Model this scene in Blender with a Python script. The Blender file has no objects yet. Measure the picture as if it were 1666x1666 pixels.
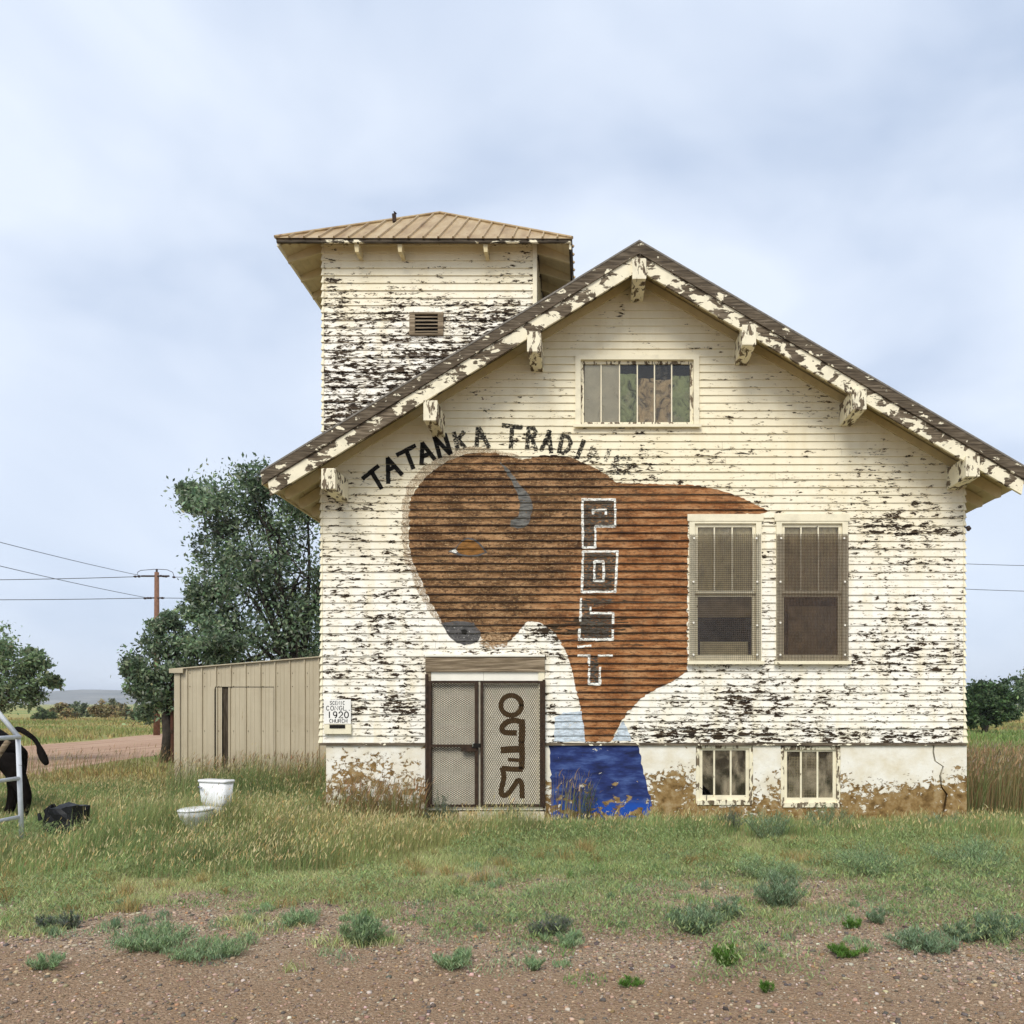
import bpy, bmesh, math, random
import numpy as np
from mathutils import Vector, Matrix
from mathutils.geometry import tessellate_polygon

random.seed(7)
RNG = np.random.default_rng(11)
R = math.radians
scene = bpy.context.scene
COL = scene.collection

# ------------------------------------------------------------------ camera
F, D, ZC, VX, VY = 1280.0, 12.2, 1.8, 962.0, 1145.0     # focal (photo px), camera-to-facade metres, eye height, vanishing point
cam_d = bpy.data.cameras.new('camera')
cam = bpy.data.objects.new('camera', cam_d)
COL.objects.link(cam)
cam.location = (0, -D, ZC)
cam.rotation_euler = (R(90), 0, 0)
cam_d.sensor_width = 36
cam_d.lens = 36 * F / 1666
cam_d.shift_x = -(VX - 833) / 1666
cam_d.shift_y = (VY - 833) / 1666
cam_d.clip_start = 0.1
cam_d.clip_end = 20000
scene.camera = cam

# ------------------------------------------------------------------ world, sun, exposure
SUN_EL, SUN_AZ = 47.0, 192.0          # soft sun behind the camera, a little to the left
world = bpy.data.worlds.new('World')
scene.world = world
world.use_nodes = True
nt = world.node_tree
nt.nodes.clear()
def wn(t, **kw):
    n = nt.nodes.new(t)
    for k, v in kw.items():
        setattr(n, k, v)
    return n
out = wn('ShaderNodeOutputWorld')
bg = wn('ShaderNodeBackground')
sky = wn('ShaderNodeTexSky', sky_type='NISHITA', sun_disc=False, sun_elevation=R(SUN_EL), sun_rotation=R(SUN_AZ), air_density=1.0, dust_density=1.5)
tc = wn('ShaderNodeTexCoord')
mp = wn('ShaderNodeMapping')
mp.inputs['Scale'].default_value = (1.0, 1.0, 1.9)
mp.inputs['Location'].default_value = (3.3, 0.4, 1.2)
n1 = wn('ShaderNodeTexNoise')
n1.inputs['Scale'].default_value = 2.7
n1.inputs['Detail'].default_value = 4.0
n1.inputs['Roughness'].default_value = 0.46
n1.inputs['Distortion'].default_value = 0.35
ramp = wn('ShaderNodeValToRGB')
e = ramp.color_ramp.elements
e[0].position, e[0].color = 0.33, (4.55, 5.4, 6.9, 1)
e[1].position, e[1].color = 0.64, (7.0, 7.65, 8.7, 1)
m1 = e = ramp.color_ramp.elements.new(0.47)
m1.color = (5.85, 6.6, 7.9, 1)
mix = wn('ShaderNodeMix', data_type='RGBA')
mix.inputs[0].default_value = 0.90
nt.links.new(tc.outputs['Generated'], mp.inputs['Vector'])
nt.links.new(mp.outputs['Vector'], n1.inputs['Vector'])
nt.links.new(n1.outputs['Fac'], ramp.inputs['Fac'])
nt.links.new(sky.outputs['Color'], mix.inputs[6])
nt.links.new(ramp.outputs['Color'], mix.inputs[7])
nt.links.new(mix.outputs[2], bg.inputs['Color'])
bg.inputs['Strength'].default_value = 0.070
nt.links.new(bg.outputs['Background'], out.inputs['Surface'])

sun_d = bpy.data.lights.new('sun', 'SUN')
sun_d.energy = 1.5
sun_d.angle = R(28)
sun_d.color = (1.0, 0.96, 0.89)
sun = bpy.data.objects.new('sun', sun_d)
COL.objects.link(sun)
az = R(SUN_AZ)
sun_dir = Vector((math.sin(az) * math.cos(R(SUN_EL)), math.cos(az) * math.cos(R(SUN_EL)), math.sin(R(SUN_EL))))
sun.rotation_euler = sun_dir.to_track_quat('Z', 'Y').to_euler()
sun.location = (-5, -20, 20)

scene.view_settings.view_transform = 'Standard'
scene.view_settings.look = 'None'
scene.view_settings.exposure = 0.90
scene.view_settings.gamma = 1.0
scene.view_settings.use_curve_mapping = False
scene.cycles.use_denoising = True
scene.cycles.max_bounces = 6
scene.cycles.diffuse_bounces = 3
scene.cycles.transparent_max_bounces = 12
scene.cycles.volume_bounces = 0

# ------------------------------------------------------------------ helpers
def X(px, d=D): return (px - VX) * d / F
def Z(py, d=D): return ZC + (VY - py) * d / F
def P(px, py, d): return Vector((X(px, d), d - D, Z(py, d)))
def GD(py): return ZC * F / (py - VY)                    # depth of the ground seen at photo row py

def tag(o, label, cat, group=None):
    o['label'] = label
    o['category'] = cat
    if group: o['group'] = group
    return o

def link(name, me, mat=None, parent=None):
    o = bpy.data.objects.new(name, me)
    COL.objects.link(o)
    if mat is not None and me is not None:
        if isinstance(mat, (list, tuple)):
            for m_ in mat: me.materials.append(m_)
        else:
            me.materials.append(mat)
    if parent is not None: o.parent = parent
    return o

def empty(name, loc):
    o = bpy.data.objects.new(name, None)
    COL.objects.link(o)
    o.location = loc
    o.empty_display_size = 0.3
    return o

class MB:
    """collects faces in world coordinates; build() turns them into one mesh object"""
    def __init__(s): s.v, s.f, s.uv = [], [], []
    def face(s, pts, uv=None):
        b = len(s.v)
        s.v += [tuple(p) for p in pts]
        s.f.append(tuple(range(b, b + len(pts))))
        s.uv.append(uv)
    def hexa(s, p):                                       # p: 4 bottom (ccw from above), 4 top
        b = len(s.v)
        s.v += [tuple(q) for q in p]
        for q in ((3, 2, 1, 0), (4, 5, 6, 7), (0, 1, 5, 4), (1, 2, 6, 5), (2, 3, 7, 6), (3, 0, 4, 7)):
            s.f.append(tuple(b + i for i in q)); s.uv.append(None)
    def box(s, x0, x1, y0, y1, z0, z1):
        s.hexa([(x0, y0, z0), (x1, y0, z0), (x1, y1, z0), (x0, y1, z0), (x0, y0, z1), (x1, y0, z1), (x1, y1, z1), (x0, y1, z1)])
        return s
    def prism(s, poly, y0, y1):                           # poly in (x,z), extruded in y
        n = len(poly)
        b = len(s.v)
        s.v += [(x, y0, z) for x, z in poly] + [(x, y1, z) for x, z in poly]
        tri = tessellate_polygon([[Vector((x, z, 0)) for x, z in poly]])
        for t in tri:
            s.f.append(tuple(b + i for i in t)); s.uv.append(None)
            s.f.append(tuple(b + n + i for i in reversed(t))); s.uv.append(None)
        for i in range(n):
            j = (i + 1) % n
            s.f.append((b + i, b + j, b + n + j, b + n + i)); s.uv.append(None)
        return s
    def tube(s, pts, rad, n=8, cap=True):
        pts = [Vector(p) for p in pts]
        if not isinstance(rad, (list, tuple)): rad = [rad] * len(pts)
        b = len(s.v)
        for i, p in enumerate(pts):
            t = (pts[min(i + 1, len(pts) - 1)] - pts[max(i - 1, 0)])
            t.normalize()
            a = Vector((0, 0, 1)) if abs(t.z) < 0.9 else Vector((1, 0, 0))
            u = t.cross(a).normalized(); w = t.cross(u).normalized()
            for k in range(n):
                an = 2 * math.pi * k / n
                s.v.append(tuple(p + (u * math.cos(an) + w * math.sin(an)) * rad[i]))
        for i in range(len(pts) - 1):
            for k in range(n):
                k2 = (k + 1) % n
                s.f.append((b + i * n + k, b + i * n + k2, b + (i + 1) * n + k2, b + (i + 1) * n + k)); s.uv.append(None)
        if cap:
            s.f.append(tuple(b + k for k in range(n))); s.uv.append(None)
            e_ = b + (len(pts) - 1) * n
            s.f.append(tuple(e_ + k for k in reversed(range(n)))); s.uv.append(None)
        return s
    def build(s, name, mat, parent=None, smooth=False, fix=True, bevel=0):
        me = bpy.data.meshes.new(name)
        off = Vector((0, 0, 0))
        if parent is not None:
            q = parent
            while q is not None:
                off += Vector(q.location); q = q.parent
        me.from_pydata([(v[0] - off.x, v[1] - off.y, v[2] - off.z) for v in s.v], [], s.f)
        if any(u is not None for u in s.uv):
            lay = me.uv_layers.new(name='UVMap')
            for pi, p in enumerate(me.polygons):
                u = s.uv[pi]
                if u is not None:
                    for k, li in enumerate(p.loop_indices): lay.data[li].uv = u[k]
        if fix or bevel:
            bm = bmesh.new(); bm.from_mesh(me)
            if fix: bmesh.ops.recalc_face_normals(bm, faces=bm.faces)
            if bevel: bmesh.ops.bevel(bm, geom=bm.edges[:], offset=bevel, segments=1, affect='EDGES')
            bm.to_mesh(me); bm.free()
        if smooth:
            for p in me.polygons: p.use_smooth = True
        me.update()
        return link(name, me, mat, parent)

# ------------------------------------------------------------------ node helper + materials
class NB:
    def __init__(s, name):
        s.m = bpy.data.materials.new(name); s.m.use_nodes = True
        s.t = s.m.node_tree; s.t.nodes.clear()
        s.o = s.t.nodes.new('ShaderNodeOutputMaterial')
    def n(s, typ, ins=None, **props):
        nd = s.t.nodes.new(typ)
        for k, v in props.items(): setattr(nd, k, v)
        for k, v in (ins or {}).items():
            sk = nd.inputs[k]
            if hasattr(v, 'is_output'): s.t.links.new(v, sk)
            elif isinstance(v, (tuple, list)) and len(v) == 3 and sk.type == 'RGBA': sk.default_value = (*v, 1)
            else: sk.default_value = v
        return nd
    def math(s, op, a, b=0.0, clamp=False):
        return s.n('ShaderNodeMath', {0: a, 1: b}, operation=op, use_clamp=clamp).outputs[0]
    def pos(s): return s.n('ShaderNodeNewGeometry').outputs['Position']
    def map(s, v, scale=(1, 1, 1), loc=(0, 0, 0)):
        return s.n('ShaderNodeMapping', {'Vector': v, 'Scale': scale, 'Location': loc}).outputs[0]
    def noise(s, v, scale=1.0, detail=4.0, rough=0.55, dist=0.0):
        return s.n('ShaderNodeTexNoise', {'Vector': v, 'Scale': scale, 'Detail': detail, 'Roughness': rough, 'Distortion': dist}).outputs['Fac']
    def rng(s, v, a, b, c=0.0, d=1.0, smooth=False):
        return s.n('ShaderNodeMapRange', {'Value': v, 'From Min': a, 'From Max': b, 'To Min': c, 'To Max': d}, interpolation_type='SMOOTHSTEP' if smooth else 'LINEAR').outputs[0]
    def mix(s, f, a, b):
        nd = s.n('ShaderNodeMix', {0: f}, data_type='RGBA')
        for i, v in ((6, a), (7, b)):
            if hasattr(v, 'is_output'): s.t.links.new(v, nd.inputs[i])
            else: nd.inputs[i].default_value = (*v, 1)
        return nd.outputs[2]
    def ramp(s, f, stops):
        nd = s.n('ShaderNodeValToRGB', {'Fac': f})
        el = nd.color_ramp.elements
        while len(el) < len(stops): el.new(0.5)
        for q, (p, c) in zip(el, stops):
            q.position = p; q.color = (*c, 1)
        return nd.outputs['Color']
    def bump(s, h, strength=0.4, dist=0.01):
        return s.n('ShaderNodeBump', {'Height': h, 'Strength': strength, 'Distance': dist}).outputs[0]
    def sep(s, v):
        return s.n('ShaderNodeSeparateXYZ', {0: v}).outputs
    def fin(s, color, rough=0.85, normal=None, metal=0.0, alpha=None, spec=0.25, trans=None):
        b = s.n('ShaderNodeBsdfPrincipled', {'Base Color': color, 'Roughness': rough, 'Metallic': metal, 'Specular IOR Level': spec})
        if normal is not None: s.t.links.new(normal, b.inputs['Normal'])
        sh = b.outputs[0]
        if trans is not None:
            tr = s.n('ShaderNodeBsdfTranslucent', {'Color': color})
            sh = s.n('ShaderNodeMixShader', {0: trans, 1: sh, 2: tr.outputs[0]}).outputs[0]
        if alpha is not None:
            tp = s.n('ShaderNodeBsdfTransparent')
            sh = s.n('ShaderNodeMixShader', {0: alpha, 1: tp.outputs[0], 2: sh}).outputs[0]
        s.t.links.new(sh, s.o.inputs['Surface'])
        return s.m

def wood_color(b, p, sx=1.2, sz=45, tone=1.0):
    n_ = b.noise(b.map(p, (sx, sx, sz)), 1.0, 6, 0.6)
    k = tone
    return b.ramp(n_, [(0.28, (0.018 * k, 0.010 * k, 0.005 * k)), (0.48, (0.065 * k, 0.038 * k, 0.017 * k)), (0.62, (0.15 * k, 0.095 * k, 0.045 * k)), (0.78, (0.27 * k, 0.20 * k, 0.12 * k))])

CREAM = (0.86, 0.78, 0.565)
LIT_WHITE = (0.89, 0.855, 0.76)  # bright end of the eave shade put into the siding colour

def siding_mat(name, base, blobs, paint=CREAM, sz=23.0, sheltered=None, seed=0.0, tone=1.0, shade_z=(3.6, 6.4)):
    """flaking paint over weathered boards; blobs: (x, z, rx, rz, amount) heavier or lighter worn places"""
    b = NB(name)
    p = b.pos()
    s_ = b.sep(p)
    uv = b.sep(b.n('ShaderNodeTexCoord').outputs['UV'])
    low = b.noise(b.map(p, (0.55, 0.55, 0.8), (seed, 0, seed)), 1.0, 3, 0.6)
    patch = b.noise(b.map(p, (2.1, 2.1, 4.5), (seed, 3, seed)), 1.0, 4, 0.6)
    dens = b.math('MULTIPLY_ADD', low, 0.22)
    b.t.nodes[-1].inputs[2].default_value = base - 0.11
    dens = b.math('ADD', dens, b.math('MULTIPLY', b.math('SUBTRACT', patch, 0.5), 0.42))
    for (bx, bz, rx, rz, am) in blobs:
        dx = b.math('DIVIDE', b.math('SUBTRACT', s_[0], bx), rx)
        dz = b.math('DIVIDE', b.math('SUBTRACT', s_[2], bz), rz)
        r2 = b.math('ADD', b.math('MULTIPLY', dx, dx), b.math('MULTIPLY', dz, dz))
        g = b.math('MULTIPLY', b.math('POWER', 2.718, b.math('MULTIPLY', r2, -1.0)), am)
        dens = b.math('ADD', dens, g)
    if sheltered:                                          # z0, z1, amount: fewer losses high under the overhang
        dens = b.math('SUBTRACT', dens, b.rng(s_[2], sheltered[0], sheltered[1], 0.0, sheltered[2]))
    rnd = b.n('ShaderNodeObjectInfo').outputs['Random']
    dens = b.math('ADD', dens, b.math('MULTIPLY', b.math('SUBTRACT', rnd, 0.5), 0.05))
    dens = b.math('ADD', dens, b.rng(uv[1], 0.30, 0.0, 0.0, 0.035))
    big = b.noise(b.map(p, (6.6, 6.6, sz), (seed * 2, 0, seed)), 1.0, 6, 0.68, 0.5)
    fine = b.noise(b.map(p, (30, 30, 60), (0, seed, 0)), 1.0, 3, 0.6)
    val = b.math('ADD', big, b.math('MULTIPLY', b.math('SUBTRACT', fine, 0.5), 0.24))
    bare = b.rng(b.math('ADD', val, dens), 0.985, 1.005, smooth=True)
    ghost = b.rng(b.math('ADD', val, dens), 0.90, 1.0)      # thin chalky paint round the losses
    stain = b.noise(b.map(p, (5, 5, 1.1), (seed, 4, 0)), 1.0, 4, 0.6)
    # under-eave shade put into the paint colour: bright white low down, darker cream higher
    eave_shade = b.rng(b.math('ADD', s_[2], b.math('MULTIPLY', b.math('SUBTRACT', low, 0.5), 1.6)), shade_z[0], shade_z[1], smooth=True)
    base_c = b.mix(eave_shade, LIT_WHITE, paint)
    c1 = b.mix(b.math('MULTIPLY', b.rng(stain, 0.45, 0.75), 0.7), base_c, tuple(q * r for q, r in zip(paint, (0.90, 0.86, 0.78))))
    c1 = b.mix(b.math('MULTIPLY', b.math('SUBTRACT', rnd, 0.3, True), 0.2), c1, (paint[0] * 0.92, paint[1] * 0.90, paint[2] * 0.88))
    c1 = b.mix(b.math('MULTIPLY', ghost, 0.34), c1, (0.50, 0.38, 0.21))
    col = b.mix(bare, c1, wood_color(b, p, 1.5, 55, tone * 0.42))
    grain = b.noise(b.map(p, (4, 4, 130)), 1.0, 4, 0.6)
    h = b.math('ADD', b.math('MULTIPLY', bare, -0.7), b.math('MULTIPLY', grain, 0.35))
    return b.fin(col, 0.82, b.bump(h, 0.55, 0.005))

def plain(name, col, rough=0.8, metal=0.0, var=0.15, scale=6.0, spec=0.25, bump=0.0, bscale=40, trans=None):
    b = NB(name)
    p = b.pos()
    n_ = b.noise(p, scale, 5, 0.6)
    lo = tuple(c * (1 - var) for c in col); hi = tuple(min(1, c * (1 + var)) for c in col)
    c = b.mix(b.rng(n_, 0.3, 0.7), lo, hi)
    nm = b.bump(b.noise(p, bscale, 4, 0.6), bump, 0.006) if bump else None
    return b.fin(c, rough, nm, metal, spec=spec, trans=trans)

def weathered_paint(name, thr, paint=CREAM, scale=(6, 6, 6), tone=1.3, seed=0.0, grain=(3, 3, 40)):
    b = NB(name)
    p = b.pos()
    v = b.noise(b.map(p, scale, (seed, seed, 0)), 1.0, 7, 0.62, 0.4)
    bare = b.rng(v, thr, thr + 0.02, smooth=True)
    g = b.noise(b.map(p, grain), 1.0, 5, 0.6)
    k = tone
    w = b.ramp(g, [(0.3, (0.035 * k, 0.024 * k, 0.014 * k)), (0.5, (0.11 * k, 0.082 * k, 0.05 * k)), (0.7, (0.24 * k, 0.19 * k, 0.13 * k))])
    st = b.noise(p, 7, 4, 0.6)
    c = b.mix(b.rng(st, 0.45, 0.8), paint, tuple(q * 0.82 for q in paint))
    return b.fin(b.mix(bare, c, w), 0.82, b.bump(b.math('ADD', b.math('MULTIPLY', bare, -0.6), b.math('MULTIPLY', g, 0.5)), 0.5, 0.006))

def attr_mat(name, rough=0.75, trans=0.25, spec=0.2):
    b = NB(name)
    a = b.n('ShaderNodeAttribute', attribute_name='Col').outputs['Color']
    return b.fin(a, rough, spec=spec, trans=trans)

FRONT_BLOBS = [(X(1215), Z(1145), 0.75, 0.35, 0.13), (X(900), Z(1030), 0.45, 0.16, 0.16), (X(1010), Z(768), 0.38, 0.14, 0.14),
               (X(1480), Z(860), 0.95, 0.30, 0.12), (X(1460), Z(1195), 1.3, 0.14, 0.13), (X(1150), Z(1195), 1.6, 0.14, 0.14), (X(600), Z(1150), 0.9, 0.25, 0.10),
               (X(600), Z(1010), 0.8, 0.8, 0.05), (X(620), Z(700), 0.8, 0.55, -0.10), (X(820), Z(718), 0.35, 0.10, 0.07),
               (X(1330), Z(640), 0.6, 0.3, 0.04), (X(1470), Z(1030), 0.9, 0.5, 0.07), (X(790), Z(1060), 0.7, 0.10, 0.10)]
M = {}
M['siding'] = siding_mat('flaking_cream_siding', 0.390, [(a_, c_, d_, e_, f_ * 0.75) for a_, c_, d_, e_, f_ in FRONT_BLOBS], sheltered=(5.0, 7.4, 0.075), seed=1.7, shade_z=(3.0, 5.6))
M['tower'] = siding_mat('heavily_flaking_siding', 0.452, [(-2.6, 8.8, 3.0, 0.5, -0.15), (-2.6, 6.9, 2.2, 0.55, 0.07), (-3.3, 6.1, 1.4, 0.5, 0.05), (-1.4, 7.75, 0.8, 0.30, 0.10)], seed=5.1, shade_z=(7.2, 8.8))
M['trim'] = weathered_paint('cream_trim_paint', 0.66)
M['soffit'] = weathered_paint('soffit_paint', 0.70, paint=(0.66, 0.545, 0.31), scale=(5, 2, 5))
M['rake_top'] = weathered_paint('weathered_upper_rake', 0.37, scale=(5, 5, 9), tone=0.85, seed=3)
M['rake_low'] = weathered_paint('flaking_lower_rake', 0.495, scale=(4.5, 4.5, 8), tone=1.1, seed=9)
M['bracket'] = weathered_paint('bracket_paint', 0.52, scale=(14, 6, 5), tone=1.4, seed=4, grain=(60, 6, 4))
M['grey_wood'] = weathered_paint('bare_grey_wood', 0.30, scale=(2, 2, 6), tone=1.9, grain=(2, 2, 45))
M['roof'] = plain('weathered_shingle', (0.20, 0.18, 0.15), 0.95, var=0.35, scale=30, bump=0.5)
M['dark'] = plain('dark_void', (0.012, 0.010, 0.008), 0.95)
M['rust'] = plain('dark_rusty_steel', (0.040, 0.022, 0.012), 0.7, var=0.5, scale=14, bump=0.2)
M['wire'] = plain('rusty_wire', (0.075, 0.050, 0.032), 0.7, var=0.4, scale=9)
M['wire_b'] = plain('brown_wire', (0.10, 0.064, 0.040), 0.7, var=0.4, scale=9)
M['gate_wire'] = plain('gate_wire', (0.045, 0.030, 0.018), 0.85, var=0.4, scale=9, spec=0.05)
M['door'] = plain('door_paint', (0.88, 0.80, 0.62), 0.7, var=0.10, scale=5)
M['transom'] = plain('transom_paint', (0.86, 0.82, 0.70), 0.7, var=0.06, scale=4)

# ------------------------------------------------------------------ sky above, ground below
def ground_material():
    b = NB('ground_soil_and_gravel')
    p = b.pos()
    s_ = b.sep(p)
    # pebbles
    pc = b.n('ShaderNodeTexVoronoi', {'Vector': p, 'Scale': 58.0, 'Randomness': 1.0})
    pr = b.sep(pc.outputs['Color'])[0]
    peb = b.ramp(pr, [(0.0, (0.14, 0.095, 0.064)), (0.35, (0.28, 0.195, 0.135)), (0.6, (0.40, 0.285, 0.20)), (0.82, (0.20, 0.15, 0.115)), (0.93, (0.58, 0.51, 0.42))])
    pc2 = b.n('ShaderNodeTexVoronoi', {'Vector': p, 'Scale': 130.0, 'Randomness': 1.0})
    peb2 = b.ramp(b.sep(pc2.outputs['Color'])[1], [(0.0, (0.15, 0.10, 0.07)), (0.5, (0.31, 0.215, 0.15)), (0.9, (0.48, 0.38, 0.29))])
    gr = b.mix(b.rng(b.noise(p, 9, 3, 0.5), 0.4, 0.6), peb, peb2)
    tint = b.rng(b.noise(b.map(p, (0.5, 0.9, 1)), 1.0, 4, 0.6), 0.35, 0.7)
    gr = b.mix(b.math('MULTIPLY', tint, 0.40), gr, (0.25, 0.165, 0.11))
    rd = b.math('ADD', b.math('ADD', s_[1], b.math('MULTIPLY', s_[0], 0.11)), b.math('MULTIPLY', b.math('SUBTRACT', b.noise(p, 0.9, 5, 0.6), 0.5), 1.8))
    gr = b.mix(b.rng(rd, -6.4, -7.3, 0.0, 0.72, smooth=True), gr, b.ramp(b.noise(p, 42, 5, 0.7), [(0.35, (0.15, 0.092, 0.056)), (0.5, (0.245, 0.155, 0.098)), (0.65, (0.36, 0.245, 0.165))]))
    # soil under the grass and the open field
    sn = b.noise(b.map(p, (0.6, 0.9, 1)), 1.0, 6, 0.62)
    soil = b.ramp(sn, [(0.3, (0.17, 0.155, 0.072)), (0.5, (0.25, 0.245, 0.11)), (0.7, (0.33, 0.27, 0.16))])
    fn = b.noise(b.map(p, (0.02, 0.055, 1), (2, 1, 0)), 1.0, 6, 0.62)
    field = b.ramp(fn, [(0.30, (0.17, 0.22, 0.075)), (0.46, (0.22, 0.245, 0.09)), (0.58, (0.34, 0.28, 0.12)), (0.72, (0.30, 0.205, 0.09))])
    soil = b.mix(b.rng(s_[1], 3.0, 20.0), soil, field)
    edge = b.math('ADD', s_[1], b.math('MULTIPLY', b.math('SUBTRACT', b.noise(p, 1.1, 6, 0.7), 0.5), 6.5))
    edge = b.math('ADD', edge, b.math('MULTIPLY', s_[0], -0.12))
    c = b.mix(b.rng(edge, -5.0, -3.2, smooth=True), gr, soil)
    c = b.n('ShaderNodeMix', {0: 1.0, 6: c, 7: (1.12, 1.13, 1.06)}, data_type='RGBA', blend_type='MULTIPLY').outputs[2]
    h = b.math('SUBTRACT', b.math('MULTIPLY', pc.outputs['Distance'], -1.0), b.math('MULTIPLY', pc2.outputs['Distance'], 0.4))
    return b.fin(c, 0.95, b.bump(h, 0.8, 0.02), spec=0.1)

g = MB()
ys = [-40, -12, -8, -4, 0, 6, 20, 60, 200, 800, 3000, 5000]
for a_, c_ in zip(ys, ys[1:]):
    g.face([(-5000, a_, 0), (5000, a_, 0), (5000, c_, 0), (-5000, c_, 0)])
ground = g.build('ground', ground_material())
ground['kind'] = 'structure'

def road_material():
    b = NB('packed_dirt_road')
    p = b.pos()
    n_ = b.noise(b.map(p, (2.2, 0.12, 1)), 1.0, 5, 0.6)
    c = b.ramp(n_, [(0.35, (0.30, 0.185, 0.12)), (0.5, (0.42, 0.27, 0.18)), (0.65, (0.50, 0.345, 0.24))])
    c = b.mix(b.math('MULTIPLY', b.noise(p, 12, 4, 0.6), 0.4), c, (0.32, 0.205, 0.135))
    return b.fin(c, 0.95, b.bump(b.noise(p, 8, 5, 0.6), 0.4, 0.03), spec=0.1)
g = MB()
prev = None
for i in range(60):
    d = 4 + i * 2.6
    wob = 0.25 * math.sin(d * 0.7) + 0.15 * math.sin(d * 1.9)
    cur = ((-18.9 - 0.146 * d + wob, d - D, 0.006), (-11.1 - 0.150 * d + wob * 0.7, d - D, 0.006))
    if prev: g.face([prev[0], prev[1], cur[1], cur[0]])
    prev = cur
o = g.build('dirt_road', road_material()); o['kind'] = 'structure'

# far mesa on the horizon
g = MB()
N_ = 120
rows = []
for k, (dy, hf) in enumerate(((0, 0.0), (180, 0.35), (330, 0.55), (450, 0.93), (520, 1.0), (900, 1.0))):
    row = []
    for i in range(N_ + 1):
        x = -4200 + 8400 * i / N_
        ht = 62 + 9 * math.sin(x * 0.0016 + 1) + 5 * math.sin(x * 0.006) + 2.5 * math.sin(x * 0.021)
        ht *= 1 - 0.75 / (1 + math.exp(-(x - 600) / 400))
        gul = 60 * math.sin(x * 0.013 + 2 * math.sin(x * 0.004)) + 30 * math.sin(x * 0.041)
        row.append((x, 2600 + dy + gul * (1 - hf) , ht * hf - 0.5))
    rows.append(row)
for k in range(len(rows) - 1):
    for i in range(N_):
        g.face([rows[k][i], rows[k][i + 1], rows[k + 1][i + 1], rows[k + 1][i]])
b = NB('sage_hillside'); p = b.pos()
c = b.ramp(b.noise(b.map(p, (0.004, 0.004, 0.06)), 1.0, 6, 0.65), [(0.35, (0.10, 0.105, 0.075)), (0.5, (0.17, 0.155, 0.11)), (0.68, (0.30, 0.27, 0.21))])
o = g.build('hills', b.fin(c, 0.95), smooth=True); o['kind'] = 'structure'

# ------------------------------------------------------------------ church: facade
church = empty('church_building', (0.8, 0, 0))
tag(church, 'abandoned cream clapboard church with flaking paint and brown bison mural on its gable front', 'building')
XL, XR, XA = X(524), X(1568), 0.707
ZA, SL, SR = 8.597, 0.610, 0.586
YO = -0.60                                                # front of the rake overhang
def roof_z(x): return ZA - (SL * (XA - x) if x < XA else SR * (x - XA))
def roof_x(z, side): return XA - (ZA - z) / SL if side < 0 else XA + (ZA - z) / SR
DECK = 0.15

rows = []
z = Z(1208)
for i in range(11):
    rows.append((z, z + 0.1108)); z += 0.1108
while z < ZA - DECK - 0.1:
    rows.append((z, z + 0.119)); z += 0.119
TB, TT = 0.024, 0.005
def face_y(r, zz): return -TT - (TB - TT) * (r[1] - zz) / (r[1] - r[0])

OPEN = [(X(936), X(1137), Z(696), Z(579)), (X(1121), X(1238), Z(1079), Z(839)), (X(1262), X(1378), Z(1079), Z(839)), (X(694), X(886), Z(1340), Z(1069))]

def clapboard(r, x0b, x1b, x0t, x1t, z0, z1, mat, parent, ydir=None, y0=0.0):
    """one board: r its row, cut ends at bottom/top, z0..z1 what is left of its height"""
    g = MB()
    j = random.uniform(-0.0035, 0.0035)
    yb, yt = face_y(r, z0) + j + y0, face_y(r, z1) + j * 0.5 + y0
    back = y0 + 0.004
    zb = z0 - (0.0025 if z0 == r[0] else 0) + random.uniform(-0.0012, 0.0012)
    v0 = (z0 - r[0]) / (r[1] - r[0]); v1 = (z1 - r[0]) / (r[1] - r[0])
    g.face([(x0b, yb, zb), (x1b, yb, zb), (x1t, yt, z1), (x0t, yt, z1)], [(x0b, v0), (x1b, v0), (x1t, v1), (x0t, v1)])
    g.face([(x0b, back, zb), (x0b, yb, zb), (x0t, yt, z1), (x0t, back, z1)])
    g.face([(x1b, yb, zb), (x1b, back, zb), (x1t, back, z1), (x1t, yt, z1)])
    g.face([(x0b, back, zb), (x1b, back, zb), (x1b, yb, zb), (x0b, yb, zb)])
    g.face([(x0t, yt, z1), (x1t, yt, z1), (x1t, back, z1), (x0t, back, z1)])
    return g.build('clapboard', mat, parent, fix=False)

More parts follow.
